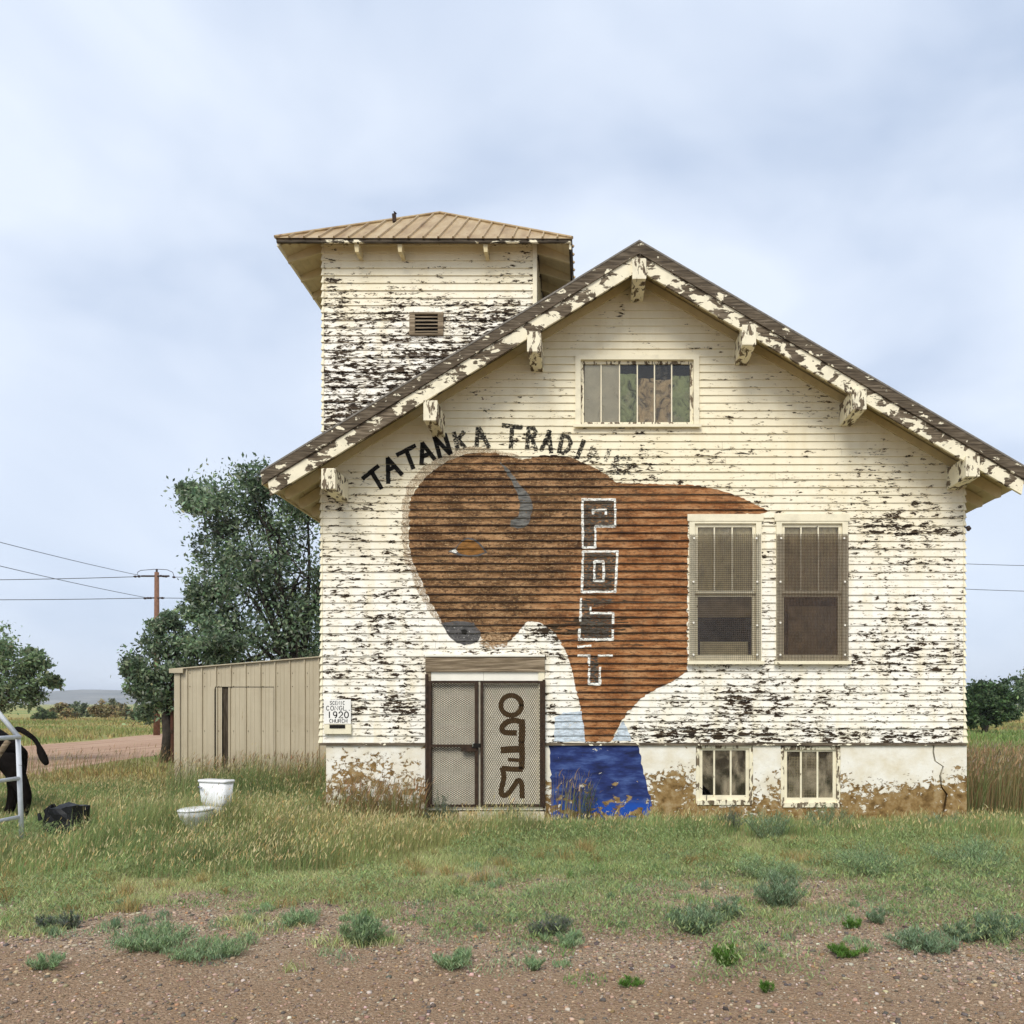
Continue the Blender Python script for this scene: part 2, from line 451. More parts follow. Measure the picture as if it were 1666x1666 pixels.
def row_boards(r, lo, hi, openings, mat, parent, y0=0.0, joints=True):
    z0, z1 = r
    zm = (z0 + z1) / 2
    l_b, l_t, r_b, r_t = lo(z0), lo(z1), hi(z0), hi(z1)
    cuts = [o_ for o_ in openings if o_[2] < z1 - 0.004 and o_[3] > z0 + 0.004]
    segs = []
    cur_b, cur_t = l_b, l_t
    for o_ in sorted(cuts):
        segs.append((cur_b, o_[0], cur_t, o_[0], z0, z1))
        if o_[3] < z1 - 0.004: segs.append((o_[0], o_[1], o_[0], o_[1], max(z0, o_[3]), z1))
        elif o_[2] > z0 + 0.004: segs.append((o_[0], o_[1], o_[0], o_[1], z0, min(z1, o_[2])))
        cur_b = cur_t = o_[1]
    segs.append((cur_b, r_b, cur_t, r_t, z0, z1))
    for (a, c, at, ct, s0, s1) in segs:
        if c - a < 0.02: continue
        if joints and c - a > 4.2 and at is not None:
            xs = [a]
            q = a + random.uniform(1.6, 4.4)
            while q < c - 0.9:
                xs.append(q); q += random.uniform(2.6, 4.6)
            xs.append(c)
            for k in range(len(xs) - 1):
                e0 = 0 if k == 0 else 0.0018
                e1 = 0 if k == len(xs) - 2 else 0.0018
                clapboard(r, xs[k] + e0, xs[k + 1] - e1, (at if k == 0 else xs[k] + e0), (ct if k == len(xs) - 2 else xs[k + 1] - e1), s0, s1, mat, parent, y0=y0)
        else:
            clapboard(r, a, c, at, ct, s0, s1, mat, parent, y0=y0)

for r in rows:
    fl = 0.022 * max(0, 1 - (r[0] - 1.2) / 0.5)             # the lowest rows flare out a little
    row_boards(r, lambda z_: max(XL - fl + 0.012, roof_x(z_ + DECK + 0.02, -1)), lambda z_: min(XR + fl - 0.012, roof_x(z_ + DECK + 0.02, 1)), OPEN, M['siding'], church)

# wall core behind the boards, with the real openings
def sheet_with_holes(name, outer, holes, y, mat, parent):
    pts = [[Vector((x, z_, 0)) for x, z_ in outer]] + [[Vector((x, z_, 0)) for x, z_ in h] for h in holes]
    flat = [q for l in pts for q in l]
    tri = tessellate_polygon(pts)
    g = MB()
    for t in tri:
        g.face([(flat[i].x, y, flat[i].y) for i in t])
    return g.build(name, mat, parent)
outer = [(XL, 1.19), (XR, 1.19), (XR, roof_z(XR) - DECK), (XA, ZA - DECK), (XL, roof_z(XL) - DECK)]
holes = []
for (a, c, z0, z1) in OPEN[:3]:
    holes.append([(a + 0.06, z0 + 0.05), (c - 0.06, z0 + 0.05), (c - 0.06, z1 - 0.06), (a + 0.06, z1 - 0.06)])
dz1 = Z(1092)
outer = [(XL, 1.19), (X(700), 1.19), (X(700), dz1), (X(880), dz1), (X(880), 1.19)] + outer[1:]
sheet_with_holes('wall_sheathing', outer, holes, 0.008, M['grey_wood'], church)

BACKY = 11.0
# side and rear walls: simple lapped boards joined, out of the photograph's sight
g = MB()
for side, xw in ((-1, XL), (1, XR)):
    zz = 1.2
    while zz < roof_z(xw) - 0.35:
        g.face([(xw + side * 0.028, 0.0, zz), (xw + side * 0.028, BACKY, zz), (xw + side * 0.005, BACKY, zz + 0.119), (xw + side * 0.005, 0.0, zz + 0.119)])
        g.face([(xw, 0.0, zz), (xw, BACKY, zz), (xw + side * 0.028, BACKY, zz), (xw + side * 0.028, 0.0, zz)])
        zz += 0.119
g.face([(XL, BACKY, 0), (XR, BACKY, 0), (XR, BACKY, roof_z(XR) - .15), (XA, BACKY, ZA - .15), (XL, BACKY, roof_z(XL) - .15)])
for xw in (XL + 0.01, XR - 0.01):
    g.face([(xw, 0.01, 1.2), (xw, BACKY, 1.2), (xw, BACKY, roof_z(xw) - .15), (xw, 0.01, roof_z(xw) - .15)])
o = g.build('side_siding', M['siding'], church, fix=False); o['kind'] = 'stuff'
g = MB(); g.face([(XL, 0.3, 0.02), (XR, 0.3, 0.02), (XR, BACKY, 0.02), (XL, BACKY, 0.02)])
g.build('interior_floor', M['dark'], church)

# corner caps, one per row, both edges
def corner_caps(xw, side):
    for r in rows:
        if r[1] > roof_z(xw) - DECK - 0.05: break
        fl = 0.022 * max(0, 1 - (r[0] - 1.2) / 0.5)
        x0 = xw + side * (0.030 + fl); x1 = xw - side * 0.014
        x0t = xw + side * (0.008 + fl); 
        g = MB()
        j = random.uniform(-0.003, 0.003)
        g.hexa([(min(x0, x1), -0.036, r[0] - 0.003), (max(x0, x1), -0.036, r[0] - 0.003), (max(x0, x1), 0.06, r[0] - 0.003), (min(x0, x1), 0.06, r[0] - 0.003),
                (min(x0t, x1), -0.012 + j, r[1] - 0.003), (max(x0t, x1), -0.012 + j, r[1] - 0.003), (max(x0t, x1), 0.06, r[1] - 0.003), (min(x0t, x1), 0.06, r[1] - 0.003)])
        g.build('corner_cap', M['trim'], church)
corner_caps(XL, -1)
corner_caps(XR, 1)
# water table under the lowest row
g = MB()
for a, c in ((XL - 0.02, X(694)), (X(886), XR + 0.03)):
    g.hexa([(a, -0.045, 1.155), (c, -0.045, 1.155), (c, 0.0, 1.155), (a, 0.0, 1.155), (a, -0.030, 1.193), (c, -0.030, 1.193), (c, 0.0, 1.193), (a, 0.0, 1.193)])
g.build('drip_board', M['rake_top'], church)

# frieze boards under the soffit, on the wall
for side in (-1, 1):
    xe = XL - 0.0 if side < 0 else XR
    sl = SL if side < 0 else SR
    p0 = (XA, ZA - DECK - 0.012); p1 = (xe, roof_z(xe) - DECK - 0.012)
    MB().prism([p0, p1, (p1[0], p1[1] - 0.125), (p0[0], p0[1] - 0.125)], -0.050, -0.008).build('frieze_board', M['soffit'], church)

# roof slabs, soffit planks, rake boards, rafters
XE_L, XE_R = X(425, D + YO), 6.475
for side, xe in ((-1, XE_L), (1, XE_R)):
    ze = roof_z(xe)
    g = MB()
    g.hexa([(xe, YO - 0.035, ze), (XA, YO - 0.035, ZA), (XA, BACKY + 0.5, ZA), (xe, BACKY + 0.5, ze),
            (xe, YO - 0.035, ze + 0.028), (XA, YO - 0.035, ZA + 0.028), (XA, BACKY + 0.5, ZA + 0.028), (xe, BACKY + 0.5, ze + 0.028)])
    g.build('roof_covering', M['roof'], church)
    # soffit boards run along the eave
    n_ = 26
    for k in range(n_):
        t0, t1 = k / n_, (k + 1) / n_ - 0.0015
        xa, xb = XA + (xe - XA) * t0, XA + (xe - XA) * t1
        za, zb = roof_z(xa), roof_z(xb)
        g = MB()
        yb_ = BACKY
        lo_, hi_ = (xb, xa) if xb < xa else (xa, xb)
        zl, zh = roof_z(lo_), roof_z(hi_)
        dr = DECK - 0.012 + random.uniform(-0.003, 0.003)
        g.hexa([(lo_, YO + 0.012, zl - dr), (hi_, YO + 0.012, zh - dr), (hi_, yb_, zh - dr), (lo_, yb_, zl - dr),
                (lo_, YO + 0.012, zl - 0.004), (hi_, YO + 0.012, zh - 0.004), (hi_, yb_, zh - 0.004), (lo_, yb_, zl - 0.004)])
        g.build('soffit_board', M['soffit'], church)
    zt = lambda x_, dz: roof_z(x_) - dz
    # upper rake board
    MB().prism([(XA, ZA - 0.003), (xe, ze - 0.003), (xe + (0.03 if side < 0 else -0.03), zt(xe, 0.170)), (XA, ZA - 0.170)], YO - 0.030, YO + 0.010).build('rake_board', M['rake_top'], church)
    xi = xe - side * 0.10
    MB().prism([(XA, ZA - 0.172), (xi, zt(xi, 0.172)), (xi - side * 0.035, zt(xi - side * 0.035, 0.410)), (XA, ZA - 0.410)], YO - 0.012, YO + 0.030).build('rake_board', M['rake_low'], church)
    # crown strip lighter along the top board's lower edge
    MB().prism([(XA, ZA - 0.150), (xi, zt(xi, 0.150)), (xi, zt(xi, 0.176)), (XA, ZA - 0.176)], YO - 0.040, YO - 0.031).build('rake_moulding', M['rake_top'], church)
    # exposed rafter tails
    xw = XL if side < 0 else XR
    yy = -0.02
    while yy < BACKY:
        xin = xw - side * 0.1
        xo = xe - side * 0.13
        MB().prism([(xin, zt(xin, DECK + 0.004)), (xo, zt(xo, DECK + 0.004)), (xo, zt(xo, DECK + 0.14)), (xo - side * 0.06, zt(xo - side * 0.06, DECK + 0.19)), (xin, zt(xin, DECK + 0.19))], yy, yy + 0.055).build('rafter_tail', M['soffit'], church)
        yy += 0.58
    # eave fascia
    g = MB()
    x0, x1 = (xe, xe + 0.03) if side < 0 else (xe - 0.03, xe)
    g.box(x0, x1, YO + 0.02, BACKY + 0.3, ze - 0.16, ze - 0.006)
    if side < 0: g.build('eave_fascia', M['soffit'], church)

# knee brackets under the rake: stout square lookout beams
for (px, topy) in ((534.5, 762), (700.5, 651), (869, 539), (1040, 421), (1218.5, 528), (1398, 633), (1582, 742)):
    dd = D + YO - 0.05
    x = X(px, dd); zt_ = Z(topy, dd)
    w = 0.098
    tilt = random.uniform(-0.012, 0.012)
    g = MB()
    g.hexa([(x - w, YO - 0.055, zt_ - 0.305), (x + w, YO - 0.055, zt_ - 0.305 + tilt), (x + w, -0.012, zt_ - 0.325 + tilt), (x - w, -0.012, zt_ - 0.325),
            (x - w, YO - 0.055, zt_), (x + w, YO - 0.055, zt_ + tilt), (x + w, -0.012, zt_ + tilt), (x - w, -0.012, zt_)])
    br = g.build('bracket', M['bracket'], church, bevel=0.008)
    MB().box(x - w - 0.004, x + w + 0.004, YO - 0.063, YO - 0.0555, zt_ - 0.30, zt_ - 0.008).build('bracket_face', M['bracket'], br)

# ------------------------------------------------------------------ foundation
def foundation_mat():
    b = NB('flaking_whitewashed_foundation')
    p = b.pos(); s_ = b.sep(p)
    low = b.noise(b.map(p, (0.9, 0.9, 1.2), (3, 0, 0)), 1.0, 3, 0.6)
    v = b.noise(b.map(p, (7.5, 7.5, 9.5), (0, 0, 2)), 1.0, 8, 0.70, 0.8)
    dens = b.math('ADD', b.math('MULTIPLY', low, 0.42), b.rng(s_[2], 1.0, 0.05, -0.13, 0.17))
    for (bx, bz, rx, rz, am) in ((X(590), Z(1240), 0.6, 0.35, 0.13), (X(1480), Z(1300), 0.75, 0.28, 0.14), (X(1090), Z(1285), 0.35, 0.3, 0.12), (X(1420), Z(1235), 0.6, 0.25, -0.14), (X(1060), Z(1225), 0.3, 0.2, -0.1)):
        dx = b.math('DIVIDE', b.math('SUBTRACT', s_[0], bx), rx)
        dz = b.math('DIVIDE', b.math('SUBTRACT', s_[2], bz), rz)
        r2 = b.math('ADD', b.math('MULTIPLY', dx, dx), b.math('MULTIPLY', dz, dz))
        dens = b.math('ADD', dens, b.math('MULTIPLY', b.math('POWER', 2.718, b.math('MULTIPLY', r2, -1.0)), am))
    t = b.math('ADD', v, dens)
    t = b.math('ADD', t, b.math('MULTIPLY', b.math('SUBTRACT', b.noise(b.map(p, (15, 15, 21), (5, 0, 1)), 1.0, 5, 0.65), 0.5), 0.34))
    bare = b.rng(t, 0.735, 0.755, smooth=True)
    cn = b.noise(p, 7, 6, 0.65)
    tan = b.ramp(cn, [(0.35, (0.125, 0.070, 0.022)), (0.5, (0.28, 0.175, 0.065)), (0.65, (0.40, 0.29, 0.15))])
    white = b.mix(b.rng(b.noise(p, 3, 5, 0.6), 0.4, 0.75), (0.86, 0.82, 0.71), (0.70, 0.61, 0.43))
    c = b.mix(bare, white, tan)
    h = b.math('ADD', b.math('MULTIPLY', bare, -0.8), b.math('MULTIPLY', b.noise(p, 14, 6, 0.65), 0.9))
    return b.fin(c, 0.92, b.bump(h, 0.7, 0.012))
M['found'] = foundation_mat()
FY0, FY1 = -0.012, 0.30
FXL, FXR = X(531), X(1572)
WIN_B = [(X(1132), X(1225), Z(1307), Z(1212)), (X(1270), X(1367), Z(1311), Z(1214))]
crack = [(X(px), Z(py)) for px, py in ((1519, 1208), (1518, 1224), (1521, 1238), (1534, 1247), (1529, 1262), (1531, 1280), (1540, 1292), (1536, 1312), (1531, 1334), (1533, 1352))]
zt_, zb_ = 1.186, -0.15
def fbox(*a): MB().box(*a).build('foundation_wall', M['found'], church)
fbox(FXL, X(694), FY0, FY1, zb_, zt_)
fbox(X(887), WIN_B[0][0], FY0, FY1, zb_, zt_)
for w in WIN_B: fbox(w[0], w[1], FY0, FY1, zb_, w[2])
fbox(WIN_B[0][1], WIN_B[1][0], FY0, FY1, zb_, zt_)
MB().prism([(WIN_B[1][1], zb_), (crack[-1][0] - 0.004, zb_)] + [(x - 0.009 - 0.010 * random.random(), z_) for x, z_ in reversed(crack[1:-1])] + [(crack[0][0] - 0.012, zt_), (WIN_B[1][1], zt_)], FY0, FY1).build('foundation_wall', M['found'], church)
MB().prism([(crack[-1][0] + 0.004, zb_), (FXR, zb_), (FXR, zt_), (crack[0][0] + 0.010, zt_)] + [(x + 0.008 + 0.010 * random.random(), z_) for x, z_ in crack[1:-1]], FY0 - 0.006, FY1).build('foundation_wall', M['found'], church)
g = MB()
g.box(FXL, FXL + 0.25, FY1, BACKY, -0.15, 1.19); g.box(FXR - 0.25, FXR, FY1, BACKY, -0.15, 1.19)
g.box(X(690), X(890), FY0 + 0.03, FY1, -0.15, Z(1320))
g.build('foundation_side', M['found'], church)

# ------------------------------------------------------------------ windows
def glass_mat(name, tint=(0.02, 0.018, 0.014), dust=0.25, dcol=(0.45, 0.39, 0.28), scale=4, lo=0.45, hi=0.7):
    b = NB(name); p = b.pos()
    n_ = b.rng(b.noise(b.map(p, (scale, scale, scale * 0.7)), 1.0, 5, 0.6, 0.5), lo, hi)
    f = b.math('ADD', b.math('MULTIPLY', n_, 1 - dust), dust, True)
    df = b.n('ShaderNodeBsdfPrincipled', {'Base Color': dcol, 'Roughness': 0.6})
    gl = b.n('ShaderNodeBsdfGlossy', {'Color': (0.9, 0.9, 0.9), 'Roughness': 0.06})
    tp = b.n('ShaderNodeBsdfTransparent', {'Color': (0.93, 0.92, 0.87)})
    fr = b.n('ShaderNodeFresnel', {'IOR': 1.45})
    a = b.n('ShaderNodeMixShader', {0: fr.outputs[0], 1: tp.outputs[0], 2: gl.outputs[0]})
    c = b.n('ShaderNodeMixShader', {0: f, 1: a.outputs[0], 2: df.outputs[0]})
    b.t.links.new(c.outputs[0], b.o.inputs['Surface'])
    return b.m
M['glass'] = glass_mat('dusty_glass', dust=0.03, lo=0.55, hi=1.3)
M['glass_dirty'] = glass_mat('very_dusty_glass', dust=0.06, dcol=(0.46, 0.38, 0.25), scale=3.2, lo=0.42, hi=0.80)
def paper(name, col, dark=0.45, scale=6):
    b = NB(name); p = b.pos()
    n_ = b.noise(b.map(p, (scale, scale, scale * 0.8)), 1.0, 5, 0.6, 1.2)
    c = b.ramp(n_, [(0.38, tuple(q * dark * .6 for q in col)), (0.48, col), (0.60, tuple(min(1, q * 1.4) for q in col))])  # shading of the wrinkles put into the sheet colour, dark to pale
    return b.fin(c, 0.75, b.bump(n_, 0.6, 0.05))
M['pane_grey'] = plain('pale_grey_board', (0.72, 0.67, 0.56), 0.8, var=0.12, scale=5)
M['pane_green'] = paper('green_sheet', (0.36, 0.41, 0.22))
M['pane_brown'] = paper('brown_paper', (0.60, 0.45, 0.28))
M['curtain'] = plain('tan_curtain', (0.86, 0.74, 0.50), 0.9, var=0.15, scale=4)
M['board_in'] = plain('inside_board', (0.36, 0.27, 0.165), 0.9, var=0.3, scale=5)

def frame_ring(g, x0, x1, z0, z1, w, y0, y1, wt=None, wb=None):
    wt = w if wt is None else wt; wb = w if wb is None else wb
    g.box(x0, x0 + w, y0, y1, z0, z1)
    g.box(x1 - w, x1, y0, y1, z0, z1)
    g.box(x0 + w, x1 - w, y0, y1, z1 - wt, z1)
    g.box(x0 + w, x1 - w, y0, y1, z0, z0 + wb)

# attic window
a0, a1, z0, z1 = OPEN[0]
g = MB(); frame_ring(g, a0, a1, z0, z1, 0.085, -0.048, 0.03, 0.075, 0.02)
aw = g.build('attic_window', M['trim'], church)
MB().box(a0 - 0.03, a1 + 0.03, -0.085, -0.049, z0 - 0.012, z0 + 0.03).build('sill', M['trim'], aw)
g = MB(); frame_ring(g, a0 + 0.086, a1 - 0.086, z0 + 0.021, z1 - 0.076, 0.05, 0.012, 0.05, 0.045, 0.07)
g.build('sash', M['bracket'], aw)
edges = [X(951), X(978), X(1008), X(1037), X(1065), X(1093), X(1123)]
zp0, zp1 = z0 + 0.092, z1 - 0.122
for k, mn in enumerate(('pane_grey', 'pane_grey', 'pane_green', 'pane_brown', 'pane_brown', 'pane_green')):
    w0, w1 = edges[k], edges[k + 1]
    lo_ = zp0
    top = zp1 - (0.0 if k < 2 else (0.13, 0.20, 0.22, 0.16)[k - 2])
    # wrinkled sheet behind the glass
    g = MB(); n_ = 8
    pts = []
    for i in range(n_ + 1):
        zz = lo_ + (top - lo_) * i / n_
        amp = 0.001 if k < 2 else 0.012
        pts.append([(w0 + (w1 - w0) * j / 3, (0.052 if k < 2 else 0.066) + random.uniform(-amp, amp) * 1.6, zz) for j in range(4)])
    for i in range(n_):
        for j in range(3): g.face([pts[i][j], pts[i][j + 1], pts[i + 1][j + 1], pts[i + 1][j]])
    g.build('window_covering', M[mn], aw, smooth=True)
    MB().box(w0, w1, 0.036, 0.040, zp0, zp1).build('pane', M['glass'], aw)
for xm in edges[1:-1]:
    MB().box(xm - 0.009, xm + 0.009, 0.02, 0.044, zp0 - 0.01, zp1 + 0.01).build('muntin', M['trim'], aw)
MB().box(edges[4] + 0.0, edges[5], 0.068, 0.072, Z(638), Z(632)).build('paper_strip', M['board_in'], aw)
MB().box(a0, a1, 0.35, 0.37, z0 - 0.2, z1 + 0.2).build('backing', M['dark'], aw)

# the pair of tall sash windows with wire screens
for wi, (a0, a1, z0, z1) in enumerate(OPEN[1:3]):
    g = MB()
    frame_ring(g, a0, a1, z0, z1, 0.085, -0.050, 0.03, 0.13, 0.05)
    wd = g.build('sash_window', M['trim'], church)
    wd['label'] = 'left tall window, screen wires wide and pale' if wi == 0 else 'right tall window, brown fine screen'
    MB().box(a0 - 0.03, a1 + 0.03, -0.058, -0.0505, z1 - 0.095, z1 + 0.012).build('head_casing', M['trim'], wd)
    MB().box(a0 - 0.035, a1 + 0.035, -0.105, -0.051, z0 - 0.02, z0 + 0.03).build('sill', M['trim'], wd)
    ix0, ix1, iz0, iz1 = a0 + 0.086, a1 - 0.086, z0 + 0.051, z1 - 0.131
    zmid = Z(966)
    g = MB(); frame_ring(g, ix0, ix1, zmid, iz1, 0.05, -0.012, 0.022, 0.05, 0.045)
    us = g.build('upper_sash', M['trim'], wd)
    g = MB(); frame_ring(g, ix0, ix1, iz0, zmid - 0.003, 0.05, 0.024, 0.058, 0.04, 0.08)
    ls = g.build('lower_sash', M['trim'], wd)
    mx = (X(1162), X(1191)) if wi == 0 else (X(1303), X(1331))
    bars = [ix0 + 0.05, *mx, ix1 - 0.05]
    for xm in mx: MB().box(xm - 0.010, xm + 0.010, -0.010, 0.012, zmid + 0.04, iz1 - 0.045).build('muntin', M['trim'], wd)
    for k in range(3): MB().box(bars[k] + 0.011, bars[k + 1] - 0.011, 0.003, 0.006, zmid + 0.045, iz1 - 0.05).build('pane', M['glass'], wd)
    MB().box(ix0 + 0.05, ix1 - 0.05, 0.040, 0.043, iz0 + 0.08, zmid - 0.045).build('pane', M['glass'], wd)
    # curtain behind the upper sash, boards low down behind the lower one
    g = MB(); n_ = 24
    for k in range(n_):
        xa = ix0 + (ix1 - ix0) * k / n_; xb = ix0 + (ix1 - ix0) * (k + 1) / n_
        ya, yb = 0.06 + 0.012 * math.sin(k * 1.7), 0.06 + 0.012 * math.sin((k + 1) * 1.7)
        g.face([(xa, ya, zmid - 0.02), (xb, yb, zmid - 0.02), (xb, yb, iz1), (xa, ya, iz1)])
    g.build('curtain', M['curtain'], wd, smooth=True)
    if wi == 0:
        MB().box(ix0, ix1, 0.085, 0.11, Z(1003), zmid - 0.03).build('inside_board', M['board_in'], wd)
        MB().box(ix0 + 0.1, ix1 - 0.1, 0.10, 0.12, iz0, Z(1043)).build('inside_board', M['curtain'], wd)
    else:
        MB().box(ix0 + 0.14, ix1 - 0.06, 0.09, 0.11, iz0, Z(985)).build('inside_board', M['board_in'], wd)
    MB().box(ix0 - 0.1, ix1 + 0.1, 0.6, 0.62, iz0 - 0.2, iz1 + 0.2).build('backing', M['dark'], wd)
    # welded wire screen over the whole opening
    sx0, sx1 = (X(1121.5), X(1236)) if wi == 0 else (X(1262), X(1378))
    sz0, sz1 = Z(1077), Z(870)
    sp, t = (0.0310, 0.0025) if wi == 0 else (0.0225, 0.0029)
    g = MB()
    x = sx0
    while x <= sx1:
        g.box(x - t, x + t, -0.0745, -0.0685, sz0, sz1); x += sp
    zz = sz0
    while zz <= sz1:
        g.box(sx0, sx1, -0.0675, -0.0615, zz - t, zz + t); zz += sp
    sc_ = g.build('wire_screen', M['wire'] if wi == 0 else M['wire_b'], wd, fix=False)
    sc_['kind'] = 'stuff'
    for (fx, fz) in ((0.06, 0.02), (0.94, 0.02), (0.05, 0.36), (0.95, 0.36), (0.05, 0.68), (0.95, 0.70), (0.05, 0.93), (0.95, 0.93)):
        cx, cz = sx0 + (sx1 - sx0) * fx, sz1 - (sz1 - sz0) * fz - 0.03
        MB().tube([(cx, -0.060, cz), (cx, -0.080, cz)], 0.016, 8).build('screen_washer', M['transom'], wd)
# vertical board strip between the two windows
# basement windows
for wi, (a0, a1, z0, z1) in enumerate(WIN_B):
    g = MB(); frame_ring(g, a0, a1, z0, z1 - 0.004, 0.055, FY0 + 0.012, FY0 + 0.12, 0.05, 0.05)
    bw = g.build('basement_window', M['bracket'], church)
    bw['label'] = 'low basement window with a broken lower corner' if wi == 0 else 'low basement window whose panes show wire netting'
    g = MB(); frame_ring(g, a0 + 0.056, a1 - 0.056, z0 + 0.051, z1 - 0.055, 0.05, FY0 + 0.04, FY0 + 0.085, 0.03, 0.07)
    g.build('sash', M['trim'], bw)
    ms = (X(1162.5), X(1189.5)) if wi == 0 else (X(1304), X(1331))
    bars = [a0 + 0.106, *ms, a1 - 0.106]
    pz0, pz1 = z0 + 0.121, z1 - 0.085
    for xm in ms: MB().box(xm - 0.013, xm + 0.013, FY0 + 0.045, FY0 + 0.075, pz0, pz1).build('muntin', M['trim'], bw)
    for k in range(3):
        xa, xb = bars[k] + (0.014 if k else 0), bars[k + 1] - (0.014 if k < 2 else 0)
        if wi == 0 and k == 0:                              # corner gone from this pane
            MB().prism([(xa, pz0 + 0.17), (xa + 0.06, pz0 + 0.11), (xa + 0.14, pz0 + 0.02), (xa + 0.15, pz0), (xb, pz0), (xb, pz1), (xa, pz1)], FY0 + 0.058, FY0 + 0.062).build('pane', M['glass_dirty'], bw)
        else:
            MB().box(xa, xb, FY0 + 0.058, FY0 + 0.062, pz0, pz1).build('pane', M['glass_dirty'], bw)
    if wi == 1:
        g = MB()
        x = bars[0] + 0.05
        while x < bars[3] - 0.2: g.box(x - 0.002, x + 0.002, FY0 + 0.066, FY0 + 0.069, pz0, pz1 - 0.08); x += 0.024
        zz = pz0 + 0.05
        while zz < pz1 - 0.08: g.box(bars[0] + 0.04, bars[3] - 0.2, FY0 + 0.070, FY0 + 0.073, zz - 0.002, zz + 0.002); zz += 0.024
        o = g.build('netting', M['curtain'], bw, fix=False); o['kind'] = 'stuff'
    else:
        pts = [P(px, py, D + FY0 - 0.01) for px, py in ((1139, 1281), (1146, 1287), (1150, 1294), (1149, 1303), (1144, 1309))]
        MB().tube(pts, 0.006, 6).build('loose_wire', M['dark'], bw)
    MB().box(a0, a1, 0.7, 0.72, z0 - 0.2, z1 + 0.1).build('backing', M['dark'], bw)
    MB().box(a0 + 0.02, a1 - 0.02, FY0 - 0.018, FY0 + 0.011, z0 - 0.02, z0 + 0.045).build('sill', M['bracket'], bw)

# ------------------------------------------------------------------ door with its steel security gate
dx0, dx1 = X(694), X(886)
g = MB()
g.box(X(703), X(876), 0.0, 0.04, Z(1313), Z(1108))
door = g.build('door', M['door'], church)
MB().box(dx0 - 0.005, dx1 + 0.005, -0.065, 0.02, Z(1093), Z(1069)).build('lintel', M['grey_wood'], door)
MB().box(dx0 - 0.01, dx1 + 0.01, -0.085, -0.03, Z(1068.6), Z(1065.5)).build('drip_cap', M['transom'], door)
MB().box(X(702), X(787), -0.030, 0.03, Z(1107.5), Z(1093.3)).build('transom_board', M['transom'], door)
MB().box(X(787.4), X(876), -0.030, 0.03, Z(1107.5), Z(1093.3)).build('transom_board', M['transom'], door)
MB().box(dx0, X(702) - 0.002, -0.045, 0.05, Z(1312), Z(1093.3)).build('jamb', M['grey_wood'], door)
MB().box(X(876) + 0.002, dx1, -0.045, 0.05, Z(1312), Z(1093.3)).build('jamb', M['trim'], door)
MB().box(X(697), X(888), -0.03, 0.14, Z(1317.5), Z(1313)).build('threshold', M['transom'], door)
b = NB('stained_step'); p = b.pos()
c = b.ramp(b.noise(b.map(p, (5, 5, 2)), 1.0, 4, 0.6), [(0.35, (0.62, 0.57, 0.46)), (0.55, (0.66, 0.58, 0.42)), (0.63, (0.50, 0.25, 0.06)), (0.75, (0.58, 0.50, 0.38))])
MB().box(X(748), X(886), -0.10, FY0 + 0.02, -0.1, Z(1320)).build('door_step', b.fin(c, 0.9, b.bump(b.noise(p, 30, 4, 0.6), 0.3, 0.01)), door)
# the word OPEN painted downwards on the door
def stroke_poly(pts, w):
    """flat ribbon outline round a polyline (2-D)"""
    pts = [Vector((p[0], p[1])) for p in pts]
    L, Rr = [], []
    for i, p in enumerate(pts):
        t = (pts[min(i + 1, len(pts) - 1)] - pts[max(i - 1, 0)])
        if t.length < 1e-6: t = Vector((1, 0))
        t.normalize()
        nn = Vector((-t.y, t.x)) * (w / 2)
        if i == 0: p = p - t * w * 0.18
        if i == len(pts) - 1: p = p + t * w * 0.18
        L.append(p + nn); Rr.append(p - nn)
    return [(L[i], L[i + 1], Rr[i + 1], Rr[i]) for i in range(len(pts) - 1)]
M['door_letter'] = plain('brown_letter_paint', (0.10, 0.058, 0.022), 0.8, var=0.35, scale=20)
def smooth(pts, k=6):
    if len(pts) < 3: return pts
    q = [pts[0]] + list(pts) + [pts[-1]]
    outp = []
    for i in range(1, len(q) - 2):
        for j in range(k):
            t = j / k
            outp.append(tuple(0.5 * (2 * q[i][c] + (q[i + 1][c] - q[i - 1][c]) * t + (2 * q[i - 1][c] - 5 * q[i][c] + 4 * q[i + 1][c] - q[i + 2][c]) * t * t + (3 * q[i][c] - q[i - 1][c] - 3 * q[i + 1][c] + q[i + 2][c]) * t ** 3) for c in (0, 1)))
    return outp + [pts[-1]]
def zz6(pts): return [(770 + x / 6.938, 1100 + y / 6.938) for x, y in pts]
def arc(cx, cy, rx, ry, a0, a1, n=14): return [(cx + rx * math.cos(R(a0 + (a1 - a0) * i / n)), cy + ry * math.sin(R(a0 + (a1 - a0) * i / n))) for i in range(n + 1)]
OPENL = [
    [(arc(428, 330, 116, 112, 0, 360, 28), 8.2)],
    [([(545, 500), (552, 600), (545, 740)], 10.5), ([(545, 520), (470, 500), (390, 515), (335, 560), (325, 600), (360, 635), (480, 640)], 9.0)],
    [([(545, 750), (552, 900), (545, 1040)], 9.5), ([(540, 825), (420, 828), (325, 835)], 11.0), ([(400, 942), (540, 950)], 6.0)],
    [([(550, 1052), (440, 1050), (330, 1040)], 8.5), ([(330, 1040), (345, 1150), (315, 1290), (335, 1345), (395, 1325), (460, 1240), (505, 1180), (545, 1215), (552, 1370)], 8.5)],
]
for L in OPENL:
    g = MB()
    for k, (s_, wd_) in enumerate(L):
        for q in stroke_poly(smooth(zz6(s_)), wd_):
            g.face([(X(v.x), -0.0012 - 0.0003 * k, Z(v.y)) for v in q])
    g.build('painted_letter', M['door_letter'], door)
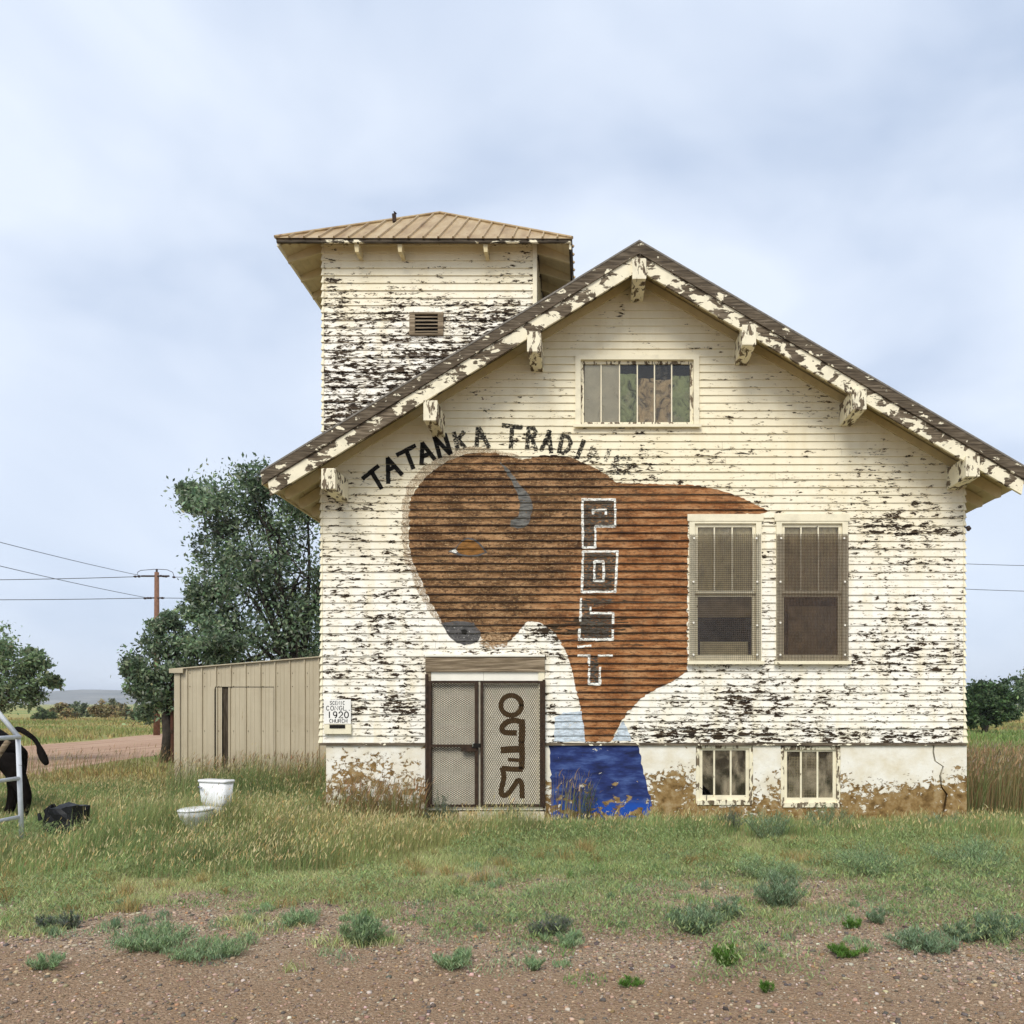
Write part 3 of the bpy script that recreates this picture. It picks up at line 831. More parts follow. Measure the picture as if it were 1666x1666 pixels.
# gate leaves
def expanded_metal(g, x0, x1, z0, z1, y, dx, dz, t):
    # diamond mesh from two families of slanting strands, clipped to the panel
    W, H = x1 - x0, z1 - z0
    for s in (1, -1):
        m = s * dz / dx
        k0 = -abs(m) * W - dz; k = k0
        while k < H + abs(m) * W + dz:
            # line z = k + m*(x-x0)
            xs = [0.0, W]
            lo, hi = 0.0, W
            za, zb = k, k + m * W
            # clip to 0..H
            def xat(zv): return (zv - k) / m
            c0, c1 = sorted((xat(0.0), xat(H)))
            lo, hi = max(lo, c0), min(hi, c1)
            if hi - lo > 0.005:
                p0 = (x0 + lo, z0 + k + m * lo); p1 = (x0 + hi, z0 + k + m * hi)
                ln = math.hypot(p1[0] - p0[0], p1[1] - p0[1])
                nx, nz = -(p1[1] - p0[1]) / ln * t, (p1[0] - p0[0]) / ln * t
                yy = y + (0.002 if s > 0 else 0.0)
                g.face([(p0[0] - nx, yy, p0[1] - nz), (p1[0] - nx, yy, p1[1] - nz), (p1[0] + nx, yy - 0.004, p1[1] + nz), (p0[0] + nx, yy - 0.004, p0[1] + nz)])
            k += dz
gl0, gl1, gr0, gr1 = X(698), X(779), X(782.5), X(883)
gz0, gz1 = Z(1312), Z(1108)
g = MB()
frame_ring(g, gl0, gl1, gz0, gz1, 0.052, -0.075, -0.035, 0.035, 0.035)
g.box(gl0 + 0.052, gl1 - 0.052, -0.075, -0.035, Z(1215), Z(1211))
gate = g.build('security_gate', M['rust'], church)
MB().box(X(693.5), gl0 - 0.003, -0.085, -0.03, gz0, Z(1097)).build('gate_post', M['rust'], gate)
MB().box(gr1 + 0.003, X(887.5), -0.085, -0.03, gz0 - 0.02, Z(1106)).build('gate_post', M['rust'], gate)
g = MB(); frame_ring(g, gr0, gr1, gz0, gz1, 0.040, -0.075, -0.035, 0.035, 0.04)
g.build('gate_leaf', M['rust'], gate)
for (x0, x1, dx, dz) in ((gl0 + .05, gl1 - .05, 0.050, 0.029), (gr0 + .038, gr1 - .038, 0.034, 0.058)):
    g = MB(); expanded_metal(g, x0, x1, gz0 + 0.03, gz1 - 0.03, -0.05, dx, dz, 0.0036)
    o = g.build('expanded_metal', M['gate_wire'], gate, fix=False); o['kind'] = 'stuff'
MB().box(X(752), X(776), -0.095, -0.076, Z(1222), Z(1214.5)).build('lock_box', M['rust'], gate)
g = MB().box(X(770), X(783), -0.105, -0.0765, Z(1216), Z(1209)); g.build('latch', M['dark'], gate)
MB().tube([(X(771), -0.11, Z(1214)), (X(771), -0.115, Z(1209)), (X(773), -0.11, Z(1208))], 0.008, 6).build('padlock_shackle', plain('bright_steel', (0.6, 0.6, 0.58), 0.3, 0.9), gate)

# ------------------------------------------------------------------ painted mural and lettering (thin paint film laid on each board)
def clip_band(poly, z0, z1):
    for (zc, keep_above) in ((z0, True), (z1, False)):
        outp = []
        n = len(poly)
        for i in range(n):
            a, c = poly[i], poly[(i + 1) % n]
            ia = a[1] >= zc if keep_above else a[1] <= zc
            ic = c[1] >= zc if keep_above else c[1] <= zc
            if ia: outp.append(a)
            if ia != ic:
                t = (zc - a[1]) / (c[1] - a[1])
                outp.append((a[0] + (c[0] - a[0]) * t, zc))
        poly = outp
        if len(poly) < 3: return []
    return poly

def ragged(poly, step=5.0, amp=1.1):
    outp = []
    n = len(poly)
    for i in range(n):
        a, c = poly[i], poly[(i + 1) % n]
        L = math.hypot(c[0] - a[0], c[1] - a[1])
        k = max(1, int(L / step))
        for q in range(k):
            t = q / k
            outp.append((a[0] + (c[0] - a[0]) * t + random.gauss(0, amp), a[1] + (c[1] - a[1]) * t + random.gauss(0, amp * 0.6)))
    return outp

def paint(name, polys, mat, eps, parent, lip=True):
    """polys: outlines in facade photo px; the film follows each lapped board"""
    g = MB()
    for poly in polys:
        w = [(X(x), Z(y)) for x, y in poly]
        zmin, zmax = min(q[1] for q in w), max(q[1] for q in w)
        for r in rows:
            if r[1] <= zmin or r[0] >= zmax: continue
            c = clip_band(w, r[0] - 0.0022, r[1] - 0.0022)
            if len(c) < 3: continue
            # outline could fold back on itself along the cut: triangulate as one polygon
            tri = tessellate_polygon([[Vector((q[0], q[1], 0)) for q in c]])
            for t in tri:
                a = [c[i] for i in t]
                ar = (a[1][0] - a[0][0]) * (a[2][1] - a[0][1]) - (a[2][0] - a[0][0]) * (a[1][1] - a[0][1])
                if abs(ar) < 1e-8: continue
                if ar < 0: a = a[::-1]
                uvs = [(q[0], (q[1] - r[0]) / (r[1] - r[0])) for q in a]
                g.face([(q[0], face_y(r, q[1]) - 0.0037 - eps, q[1]) for q in a], uvs)
            if lip:
                for i in range(len(c)):
                    a, c2 = c[i], c[(i + 1) % len(c)]
                    if abs(a[1] - r[0] + 0.0022) < 1e-4 and abs(c2[1] - r[0] + 0.0022) < 1e-4 and abs(a[0] - c2[0]) > 0.003:
                        y = face_y(r, a[1]) - 0.0037 - eps
                        g.face([(a[0], y, a[1]), (c2[0], y, c2[1]), (c2[0], 0.0, c2[1] - 0.0015), (a[0], 0.0, a[1] - 0.0015)], [(a[0], 0.0), (c2[0], 0.0), (c2[0], 0.0), (a[0], 0.0)])
    return g.build(name, mat, parent, fix=False)

def mural_mat():
    b = NB('brown_mural_paint')
    p = b.pos(); s_ = b.sep(p)
    uv = b.sep(b.n('ShaderNodeTexCoord').outputs['UV'])
    big = b.noise(b.map(p, (1.6, 1.6, 2.2)), 1.0, 5, 0.65)
    streak = b.noise(b.map(p, (2.6, 2.6, 32)), 1.0, 6, 0.65)
    sp = b.noise(b.map(p, (34, 34, 55)), 1.0, 4, 0.65)
    sp2 = b.noise(b.map(p, (17, 17, 40), (4, 0, 4)), 1.0, 5, 0.65)
    head = b.ramp(b.math('ADD', b.math('MULTIPLY', big, 0.5), b.math('MULTIPLY', streak, 0.5)), [(0.40, (0.065, 0.030, 0.010)), (0.5, (0.155, 0.076, 0.028)), (0.60, (0.34, 0.190, 0.085))])
    body = b.ramp(b.math('ADD', b.math('MULTIPLY', big, 0.45), b.math('MULTIPLY', streak, 0.55)), [(0.40, (0.14, 0.048, 0.013)), (0.5, (0.29, 0.112, 0.034)), (0.60, (0.47, 0.235, 0.098))])
    xsel = b.math('ADD', s_[0], b.math('MULTIPLY', b.math('SUBTRACT', big, 0.5), 2.2))
    zsel = b.math('MULTIPLY', b.math('SUBTRACT', 4.0, s_[2]), 0.55)
    f = b.rng(b.math('ADD', xsel, zsel), -0.9, 0.7, smooth=True)
    c = b.mix(f, head, body)
    face = b.rng(b.noise(b.map(p, (2.2, 2.2, 5), (7, 0, 1)), 1.0, 5, 0.6), 0.50, 0.64)
    c = b.mix(b.math('MULTIPLY', face, 0.55), c, (0.47, 0.26, 0.12))
    c = b.mix(b.math('MULTIPLY', b.rng(sp, 0.555, 0.62), b.rng(f, 0, 1, 0.62, 0.28)), c, (0.50, 0.34, 0.17))
    c = b.mix(b.math('MULTIPLY', b.rng(sp2, 0.525, 0.60), b.rng(f, 0, 1, 0.85, 0.55)), c, (0.045, 0.022, 0.009))
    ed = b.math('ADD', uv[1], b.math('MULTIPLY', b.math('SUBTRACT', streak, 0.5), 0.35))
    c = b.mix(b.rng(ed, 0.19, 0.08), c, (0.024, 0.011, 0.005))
    bare = b.noise(b.map(p, (2.4, 2.4, 22), (9, 0, 3)), 1.0, 6, 0.66)
    bl = b.math('ADD', bare, b.math('MULTIPLY', b.math('POWER', 2.718, b.math('MULTIPLY', b.math('ADD', b.math('POWER', b.math('DIVIDE', b.math('SUBTRACT', s_[0], X(960)), 0.8), 2.0), b.math('POWER', b.math('DIVIDE', b.math('SUBTRACT', s_[2], Z(1022)), 0.22), 2.0)), -1.0)), 0.20))
    c = b.mix(b.rng(bl, 0.63, 0.66), c, wood_color(b, p, 2, 60, 0.55))
    return b.fin(c, 0.85, b.bump(b.math('ADD', streak, b.math('MULTIPLY', sp, 0.5)), 0.45, 0.004))
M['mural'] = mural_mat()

def worn(name, col, keep=0.5, scale=(30, 30, 60), var=0.3):
    b = NB(name); p = b.pos()
    n_ = b.noise(b.map(p, scale), 1.0, 5, 0.65)
    c = b.mix(b.rng(b.noise(b.map(p, (9, 9, 40)), 1.0, 4, 0.6), 0.35, 0.65), tuple(q * (1 - var) for q in col), tuple(min(1, q * (1 + var)) for q in col))
    al = b.rng(n_, keep + 0.03, keep - 0.03) if keep < 1 else None
    return b.fin(c, 0.85, alpha=al)
M['horn'] = worn('grey_horn_paint', (0.125, 0.12, 0.105), 0.62, var=0.5)
M['black_letter'] = worn('black_letter_paint', (0.014, 0.012, 0.009), 0.68)
M['faded_letter'] = worn('faded_letter_paint', (0.030, 0.026, 0.018), 0.55, (26, 26, 50))
M['ghost_letter'] = worn('ghost_letter_paint', (0.045, 0.038, 0.026), 0.475, (26, 26, 70))
M['white_line'] = worn('white_outline_paint', (0.86, 0.82, 0.70), 0.575)
M['char'] = worn('charcoal_fill_paint', (0.070, 0.060, 0.045), 0.525, (22, 22, 70), 0.6)
M['eye'] = worn('orange_eye_paint', (0.21, 0.095, 0.022), 0.64, var=0.4)
M['nose'] = worn('dark_grey_nose_paint', (0.085, 0.08, 0.075), 0.62, var=0.4)
M['pale_blue'] = worn('pale_blue_paint', (0.52, 0.58, 0.62), 0.60)
M['tanp'] = worn('tan_chin_paint', (0.40, 0.26, 0.14), 0.52)
M['halo'] = worn('thin_brown_overspray', (0.34, 0.235, 0.135), 0.485, (85, 85, 120))

BISON = [(721, 1016), (712, 998), (702, 980), (692, 961), (681, 934), (670, 910), (666, 885), (666, 855), (667, 818), (676, 797), (690, 780), (703, 768), (729, 751), (750, 742), (771, 737), (805, 738),
         (830, 744), (850, 748), (880, 742), (905, 741), (930, 745), (950, 754), (965, 760), (985, 772), (1003, 786), (1060, 788), (1130, 790), (1165, 796), (1200, 808), (1230, 822), (1252, 832), (1235, 837),
         (1119, 837.5), (1118, 1090), (1110, 1098), (1095, 1108), (1075, 1117), (1050, 1130), (1035, 1143), (1020, 1160), (1005, 1185), (995, 1207), (953, 1207), (948, 1170), (940, 1135), (935, 1110), (927, 1075),
         (911, 1042), (900, 1027), (880, 1014), (858, 1010), (848, 1022), (838, 1035), (826, 1046), (800, 1050), (775, 1030), (750, 1018)]
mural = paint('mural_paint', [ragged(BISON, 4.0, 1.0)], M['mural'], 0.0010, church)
mural['label'] = 'big brown bison painted across the boards'
def z4(pts): return [(560 + x / 3.786, 670 + y / 3.786) for x, y in pts]
def z5(pts): return [(860 + x / 3.967, 740 + y / 3.967) for x, y in pts]
off = Vector(church.location)
# soft overspray along the head's outline
inner = [(x, y) for x, y in BISON[:18]]
outer_ = [(x - 12 * (1 if y < 1000 else 0.3), y - (9 if y < 800 else 0)) for x, y in inner]
paint('overspray', [ragged(inner + outer_[::-1], 5, 1.5)], M['halo'], 0.0006, mural)
paint('horn', [ragged(z4([(960, 310), (1010, 350), (1060, 420), (1110, 480), (1150, 530), (1162, 600), (1140, 690), (1110, 715), (1070, 720), (1030, 710), (1025, 670), (1075, 650), (1085, 580), (1070, 510), (1020, 410)]), 5, 0.6)], M['horn'], 0.0020, mural)
paint('eye', [z4([(690, 855), (705, 825), (730, 800), (760, 786), (800, 795), (830, 818), (850, 840), (868, 866), (820, 882), (770, 887), (715, 876)])], M['eye'], 0.0026, mural)
paint('eye_outline', [z4([(640, 862), (690, 835), (725, 792), (762, 776), (806, 786), (840, 812), (862, 840), (884, 868), (830, 892), (770, 897), (700, 884)])], M['nose'], 0.0020, mural)
paint('eye_white', [z4([(650, 860), (685, 845), (700, 862), (690, 872)])], M['white_line'], 0.0026, mural)
paint('nose', [ragged(z4([(600, 1300), (700, 1288), (800, 1300), (845, 1370), (820, 1420), (740, 1437), (680, 1410), (630, 1360)]), 5, 0.8)], M['nose'], 0.0020, mural)
paint('nostril', [z4([(720, 1345), (745, 1338), (762, 1352), (750, 1375), (728, 1370)])], M['black_letter'], 0.0026, mural)
paint('chin', [ragged(z4([(845, 1370), (940, 1355), (1030, 1375), (1000, 1440), (900, 1462), (835, 1430)]), 5, 1.2)], M['tanp'], 0.0015, mural)
paint('blue_collar', [ragged([(904, 1168), (917, 1159), (946, 1157), (950, 1185), (952, 1206), (901, 1206)], 5, 0.9)], M['pale_blue'], 0.0012, mural)
paint('blue_collar', [ragged([(997, 1205), (1008, 1180), (1014, 1172), (1022, 1190), (1026, 1205)], 5, 0.9)], M['pale_blue'], 0.0012, mural)

# POST, white outlines with charcoal fill
POST = {
 'P': ([[(345, 290), (560, 290), (560, 462), (430, 465), (430, 600), (350, 600)]], [[(345, 290), (560, 290)], [(556, 290), (560, 462)], [(560, 462), (430, 465)], [(430, 465), (430, 600)], [(430, 600), (350, 600)], [(350, 600), (347, 290)], [(415, 360), (500, 358)], [(415, 356), (415, 385)], [(500, 356), (498, 385)]]),
 'O': ([[(350, 625), (575, 625), (560, 885), (340, 885)]], [[(350, 625), (575, 625)], [(573, 625), (560, 885)], [(562, 885), (340, 885)], [(342, 885), (352, 625)], [(425, 690), (485, 690)], [(485, 690), (485, 815)], [(485, 815), (425, 815)], [(425, 815), (425, 690)]]),
 'S': ([[(335, 925), (545, 930), (545, 960), (405, 985), (405, 1020), (545, 1025), (545, 1190), (325, 1190), (335, 1090)]], [[(338, 925), (333, 1075)], [(400, 985), (398, 1008)], [(400, 1022), (548, 1022)], [(545, 1022), (545, 1090)], [(545, 1130), (542, 1190)], [(545, 1192), (322, 1192)], [(325, 1190), (330, 1125)]]),
 'T': ([[(395, 1300), (445, 1300), (460, 1480), (390, 1480)]], [[(320, 1297), (395, 1297)], [(450, 1297), (540, 1297)], [(390, 1290), (390, 1360)], [(390, 1380), (388, 1480)], [(388, 1480), (460, 1480)], [(460, 1480), (460, 1372)], [(320, 1240), (400, 1232)]]),
}
for ch, (fills, lines) in POST.items():
    fo = paint('painted_letter', [ragged(z5(q), 6, 0.5) for q in fills], M['char'], 0.0020, church)
    for ln in lines:
        paint('white_outline', [ragged([(v.x, v.y) for v in q], 5, 0.45) for q in stroke_poly(z5(ln), 3.7)], M['white_line'], 0.0030, fo)

# TATANKA TRADING in an arc
def z2(pts): return [(570 + x / 6.664, 680 + y / 6.664) for x, y in pts]
def z3(pts): return [(800 + x / 6.408, 680 + y / 6.408) for x, y in pts]
ARC = [
 (z2, 'black_letter', [[(140, 660), (305, 525)], [(235, 590), (340, 765)]]),
 (z2, 'black_letter', [[(410, 440), (414, 710)], [(405, 440), (560, 615)], [(405, 575), (480, 535)]]),
 (z2, 'black_letter', [[(510, 405), (705, 305)], [(615, 370), (685, 550)]]),
 (z2, 'black_letter', [[(785, 275), (775, 505)], [(780, 275), (915, 450)], [(785, 420), (865, 390)]]),
 (z2, 'black_letter', [[(915, 210), (975, 430)], [(915, 215), (1085, 395)], [(1025, 180), (1090, 390)]]),
 (z2, 'faded_letter', [[(1125, 165), (1165, 345)], [(1232, 155), (1165, 245)], [(1165, 235), (1245, 325)]]),
 (z2, 'faded_letter', [[(1385, 110), (1370, 310)], [(1395, 110), (1505, 320)], [(1375, 220), (1465, 215)]]),
 (z3, 'faded_letter', [[(115, 80), (315, 105)], [(215, 95), (200, 315)]]),
 (z3, 'faded_letter', [[(385, 105), (370, 320)], [(385, 112), (440, 112), (462, 150), (440, 190), (385, 205)], [(415, 210), (465, 340)]]),
 (z3, 'faded_letter', [[(605, 140), (515, 345)], [(595, 140), (620, 365)], [(550, 265), (620, 268)]]),
 (z3, 'faded_letter', [[(738, 185), (700, 370)], [(738, 190), (800, 200), (825, 260), (800, 330), (750, 372), (700, 368)]]),
 (z3, 'faded_letter', [[(960, 240), (890, 420)]]),
 (z3, 'ghost_letter', [[(1055, 300), (1010, 450)], [(1045, 300), (1110, 430)], [(1030, 390), (1090, 395)], [(1225, 335), (1185, 450)]]),
 (z3, 'ghost_letter', [[(1280, 425), (1460, 425)], [(1300, 400), (1300, 520)], [(1250, 500), (1450, 500)], [(1400, 480), (1440, 520)], [(1200, 570), (1450, 575)]]),
]
for fz, mn, strokes in ARC:
    qs = []
    for s_ in strokes:
        for q in stroke_poly(fz(s_), 7.0): qs.append([(v.x, v.y) for v in q])
    paint('painted_letter', qs, M[mn], 0.0016, church)

# blue field on the foundation below the mural
b = NB('flaking_blue_paint'); p = b.pos(); s_ = b.sep(p)
v = b.noise(b.map(p, (4.5, 4.5, 7), (1, 0, 5)), 1.0, 7, 0.66, 0.5)
flk = b.math('ADD', v, b.rng(s_[2], 0.75, 0.12, -0.06, 0.10))
cn = b.noise(b.map(p, (2.5, 2.5, 9)), 1.0, 5, 0.6)
cb = b.ramp(cn, [(0.34, (0.012, 0.017, 0.06)), (0.5, (0.022, 0.038, 0.15)), (0.68, (0.075, 0.125, 0.31))])
cb = b.mix(b.rng(b.math('ADD', s_[2], b.math('MULTIPLY', cn, 0.3)), 0.50, 0.36), cb, (0.012, 0.075, 0.38))
mb_ = b.fin(cb, 0.8, b.bump(b.noise(p, 14, 6, 0.65), 0.5, 0.012), alpha=b.rng(flk, 0.615, 0.595))
BL = ragged([(893, 1209.5), (965, 1209.5), (1038, 1209.5), (1043, 1235), (1048, 1259), (1055, 1290), (1061, 1312), (1066, 1348), (980, 1348), (897, 1348), (897, 1290), (896, 1260)], 5, 0.9)
g = MB()
w = [(X(x), Z(y)) for x, y in BL]
for t in tessellate_polygon([[Vector((a, c, 0)) for a, c in w]]):
    g.face([(w[i][0], FY0 - 0.002, w[i][1]) for i in t])
g.build('blue_paint', mb_, church, fix=True)

# ------------------------------------------------------------------ square tower
TY, TXL, TXR = 0.15, -4.205, X(870, D + 0.15)
TD = TXR - TXL
TZ0, TEZ = 5.0, Z(391, D + TY - 0.34)                     # hidden foot inside the roof, eave underside
OF, OS = 0.34, 0.60
PITCH = 0.80
g = MB()
g.box(TXL + 0.02, TXR - 0.02, TY + 0.012, TY + TD, TZ0, TEZ + 0.25)
tower = g.build('tower', M['grey_wood'], church)
tr = []
z = 5.02
while z < TEZ + 0.16:
    tr.append((z, z + 0.1165)); z += 0.1165
vent = (X(667, D + TY), X(722, D + TY), Z(547, D + TY), Z(510, D + TY))
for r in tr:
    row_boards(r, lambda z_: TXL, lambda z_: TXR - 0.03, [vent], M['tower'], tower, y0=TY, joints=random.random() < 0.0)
# right flank of the tower, seen at a sliver
for r in tr:
    if r[1] < 6.2: continue
    g = MB()
    g.hexa([(TXR - 0.02, TY + 0.02, r[0]), (TXR + 0.026, TY + 0.02, r[0]), (TXR + 0.026, TY + TD, r[0]), (TXR - 0.02, TY + TD, r[0]),
            (TXR - 0.02, TY + 0.02, r[1]), (TXR + 0.006, TY + 0.02, r[1]), (TXR + 0.006, TY + TD, r[1]), (TXR - 0.02, TY + TD, r[1])])
    g.build('flank_clapboard', M['tower'], tower)
MB().box(TXR - 0.029, TXR + 0.035, TY - 0.036, TY + 0.05, TZ0, TEZ + 0.12).build('corner_board', M['trim'], tower)
g = MB()
for r in tr:
    g.hexa([(TXL - 0.026, TY + 0.02, r[0]), (TXL + 0.02, TY + 0.02, r[0]), (TXL + 0.02, TY + TD, r[0]), (TXL - 0.026, TY + TD, r[0]),
            (TXL - 0.006, TY + 0.02, r[1]), (TXL + 0.02, TY + 0.02, r[1]), (TXL + 0.02, TY + TD, r[1]), (TXL - 0.006, TY + TD, r[1])])
o = g.build('left_flank', M['tower'], tower); o['kind'] = 'stuff'
g = MB()
for r in tr:
    g.hexa([(TXL - 0.03, TY - 0.034, r[0] - .002), (TXL + 0.014, TY - 0.034, r[0] - .002), (TXL + 0.014, TY + 0.019, r[0] - .002), (TXL - 0.03, TY + 0.019, r[0] - .002),
            (TXL - 0.01, TY - 0.012, r[1] - .002), (TXL + 0.014, TY - 0.012, r[1] - .002), (TXL + 0.014, TY + 0.019, r[1] - .002), (TXL - 0.01, TY + 0.019, r[1] - .002)])
g.build('corner_strip', M['trim'], tower)
# louvred vent
g = MB(); frame_ring(g, vent[0], vent[1], vent[2], vent[3], 0.085, TY - 0.045, TY + 0.01, 0.03, 0.03)
g.build('vent_frame', M['grey_wood'], tower)
MB().box(vent[0] + 0.08, vent[1] - 0.08, TY + 0.0, TY + 0.011, vent[2] + .02, vent[3] - .02).build('vent_back', M['dark'], tower)
for k in range(5):
    zz = vent[2] + 0.045 + k * (vent[3] - vent[2] - 0.07) / 5
    g = MB(); g.hexa([(vent[0] + .086, TY - 0.040, zz), (vent[1] - .086, TY - 0.040, zz), (vent[1] - .086, TY - 0.001, zz + 0.035), (vent[0] + .086, TY - 0.001, zz + 0.035),
                      (vent[0] + .086, TY - 0.040, zz + 0.010), (vent[1] - .086, TY - 0.040, zz + 0.010), (vent[1] - .086, TY - 0.001, zz + 0.045), (vent[0] + .086, TY - 0.001, zz + 0.045)])
    g.build('louver_slat', M['grey_wood'], tower)
# hip roof with standing ribs
ex0, ex1, ey0, ey1 = X(447, D + TY - OF), X(931, D + TY - OF), TY - OF, TY + TD + OF
APX = (X(716, D + TY + TD / 2), TY + TD / 2, Z(348, D + TY + TD / 2))
EZ = Z(388, D + TY - OF)
b = NB('tan_metal_roofing'); p = b.pos()
c = b.ramp(b.noise(b.map(p, (5, 1.2, 1.2)), 1.0, 5, 0.6), [(0.3, (0.27, 0.17, 0.075)), (0.5, (0.39, 0.272, 0.132)), (0.7, (0.47, 0.355, 0.20))])
c = b.mix(b.rng(b.noise(p, 11, 5, 0.65), 0.60, 0.68), c, (0.20, 0.085, 0.035))
M['tmetal'] = b.fin(c, 0.55, spec=0.4)
corners = [Vector((ex0, ey0, EZ + 0.012)), Vector((ex1, ey0, EZ)), Vector((ex1, ey1, EZ)), Vector((ex0, ey1, EZ))]
ap = Vector(APX)
for k in range(4):
    A, B_ = corners[k], corners[(k + 1) % 4]
    u = (B_ - A); L = u.length; u.normalize()
    up = ap - A; up = up - u * up.dot(u); H = up.length; up.normalize()
    nrm = u.cross(up).normalized()
    xa = (ap - A).dot(u)
    n_ = int(L / 0.222)
    for i in range(n_):
        s0, s1 = L * i / n_, L * (i + 1) / n_
        def hmax(s): return H * (s / xa if s < xa else (L - s) / (L - xa))
        cut = sorted([s0, s1] + ([xa] if s0 < xa < s1 else []))
        lowp = [A + u * s for s in (s0, s1)]
        topp = [A + u * s + up * hmax(s) for s in reversed(cut)]
        g = MB()
        ply = lowp + topp
        uniq = [ply[0]]
        for q in ply[1:]:
            if (q - uniq[-1]).length > 1e-4: uniq.append(q)
        if (uniq[0] - uniq[-1]).length < 1e-4: uniq.pop()
        if len(uniq) >= 3:
            g.face(uniq)
            g.face([q - nrm * 0.012 for q in reversed(uniq)])
        # rib on the panel's first edge
        h0 = hmax(s0)
        if h0 > 0.03:
            w_ = 0.018
            p0, p1 = A + u * s0 - up * 0.015, A + u * s0 + up * h0
            g.hexa([p0 - u * w_ - nrm * 0.0, p0 + u * w_, p1 + u * w_, p1 - u * w_, p0 - u * w_ * .5 + nrm * 0.03, p0 + u * w_ * .5 + nrm * 0.03, p1 + u * w_ * .5 + nrm * 0.03, p1 - u * w_ * .5 + nrm * 0.03])
        g.build('roof_panel', M['tmetal'], tower, fix=False)
for k in range(4):
    MB().tube([corners[k] + Vector((0, 0, .012)), ap + Vector((0, 0, 0.02))], 0.026, 6).build('hip_cap', M['tmetal'], tower)
# eave boards and soffit
fz0, fz1 = EZ - 0.105, EZ - 0.010
M['tfascia'] = weathered_paint('dark_fascia', 0.38, tone=0.5, scale=(3, 3, 8), seed=2)
MB().box(ex0 + 0.02, ex1 - 0.02, ey0 + 0.012, ey0 + 0.05, fz0 + 0.055, fz1).build('eave_board', M['tfascia'], tower)
MB().box(ex0 + 0.012, ex0 + 0.045, ey0 + 0.051, ey1 - 0.02, fz0 + 0.02, fz1).build('eave_board', M['trim'], tower)
MB().box(ex1 - 0.05, ex1 - 0.016, ey0 + 0.051, ey1 - 0.02, fz0 - 0.03, fz1).build('eave_board', M['tfascia'], tower)
for (xo, xi, sgn) in ((ex0 + 0.046, TXL - 0.03, -1), (ex1 - 0.051, TXR + 0.036, 1)):
    ri = abs(xi - xo) * 0.42
    n_ = 5
    for i in range(n_):
        t0, t1 = i / n_, (i + 1) / n_ - 0.006
        xa_, xb_ = xo + (xi - xo) * t0, xo + (xi - xo) * t1
        za_, zb2 = fz1 - 0.035 + ri * t0, fz1 - 0.035 + ri * t1
        g = MB()
        lo_, hi_ = (xa_, xb_) if xa_ < xb_ else (xb_, xa_)
        zl, zh = (za_, zb2) if xa_ < xb_ else (zb2, za_)
        ys_ = ey0 + .06 + max(0.0, ri * t1 - 0.01) / .70
        g.hexa([(lo_, ys_, zl), (hi_, ys_, zh), (hi_, ey1 - .4, zh), (lo_, ey1 - .4, zl), (lo_, ys_, zl + .018), (hi_, ys_, zh + .018), (hi_, ey1 - .4, zh + .018), (lo_, ey1 - .4, zl + .018)])
        g.build('soffit_board', M['soffit'], tower)
    yy = TY + 0.06
    while yy < ey1 - 0.2:
        g = MB()
        z_o, z_i = fz1 - 0.037, fz1 - 0.037 + ri
        g.prism([(xo, z_o), (xi, z_i), (xi, z_i - 0.16), (xo, z_o - 0.10)], yy, yy + 0.05)
        g.build('rafter_tail', M['soffit'], tower)
        yy += 0.55
g = MB(); g.hexa([(TXL, ey0 + .052, fz1 - .03), (TXR, ey0 + .052, fz1 - .03), (TXR, TY - .04, fz1 + .16), (TXL, TY - .04, fz1 + .16), (TXL, ey0 + .052, fz1 - .015), (TXR, ey0 + .052, fz1 - .015), (TXR, TY - .04, fz1 + .18), (TXL, TY - .04, fz1 + .18)])
g.build('soffit_board', M['soffit'], tower)
for px in (581, 651, 790):
    x = X(px, D + TY - OF + .1)
    g = MB(); g.prism([(x - 0.035, fz1 - 0.03), (x + 0.035, fz1 - 0.03), (x + 0.035, fz1 - 0.16), (x - 0.02, fz1 - 0.16)], ey0 + 0.06, TY - 0.04)
    g.build('rafter_tail', M['soffit'], tower)
MB().tube([P(642, 362, D + 1.0), P(641, 349, D + 1.0), P(643, 346, D + 1.0)], 0.035, 8).build('vent_pipe', M['rust'], tower)

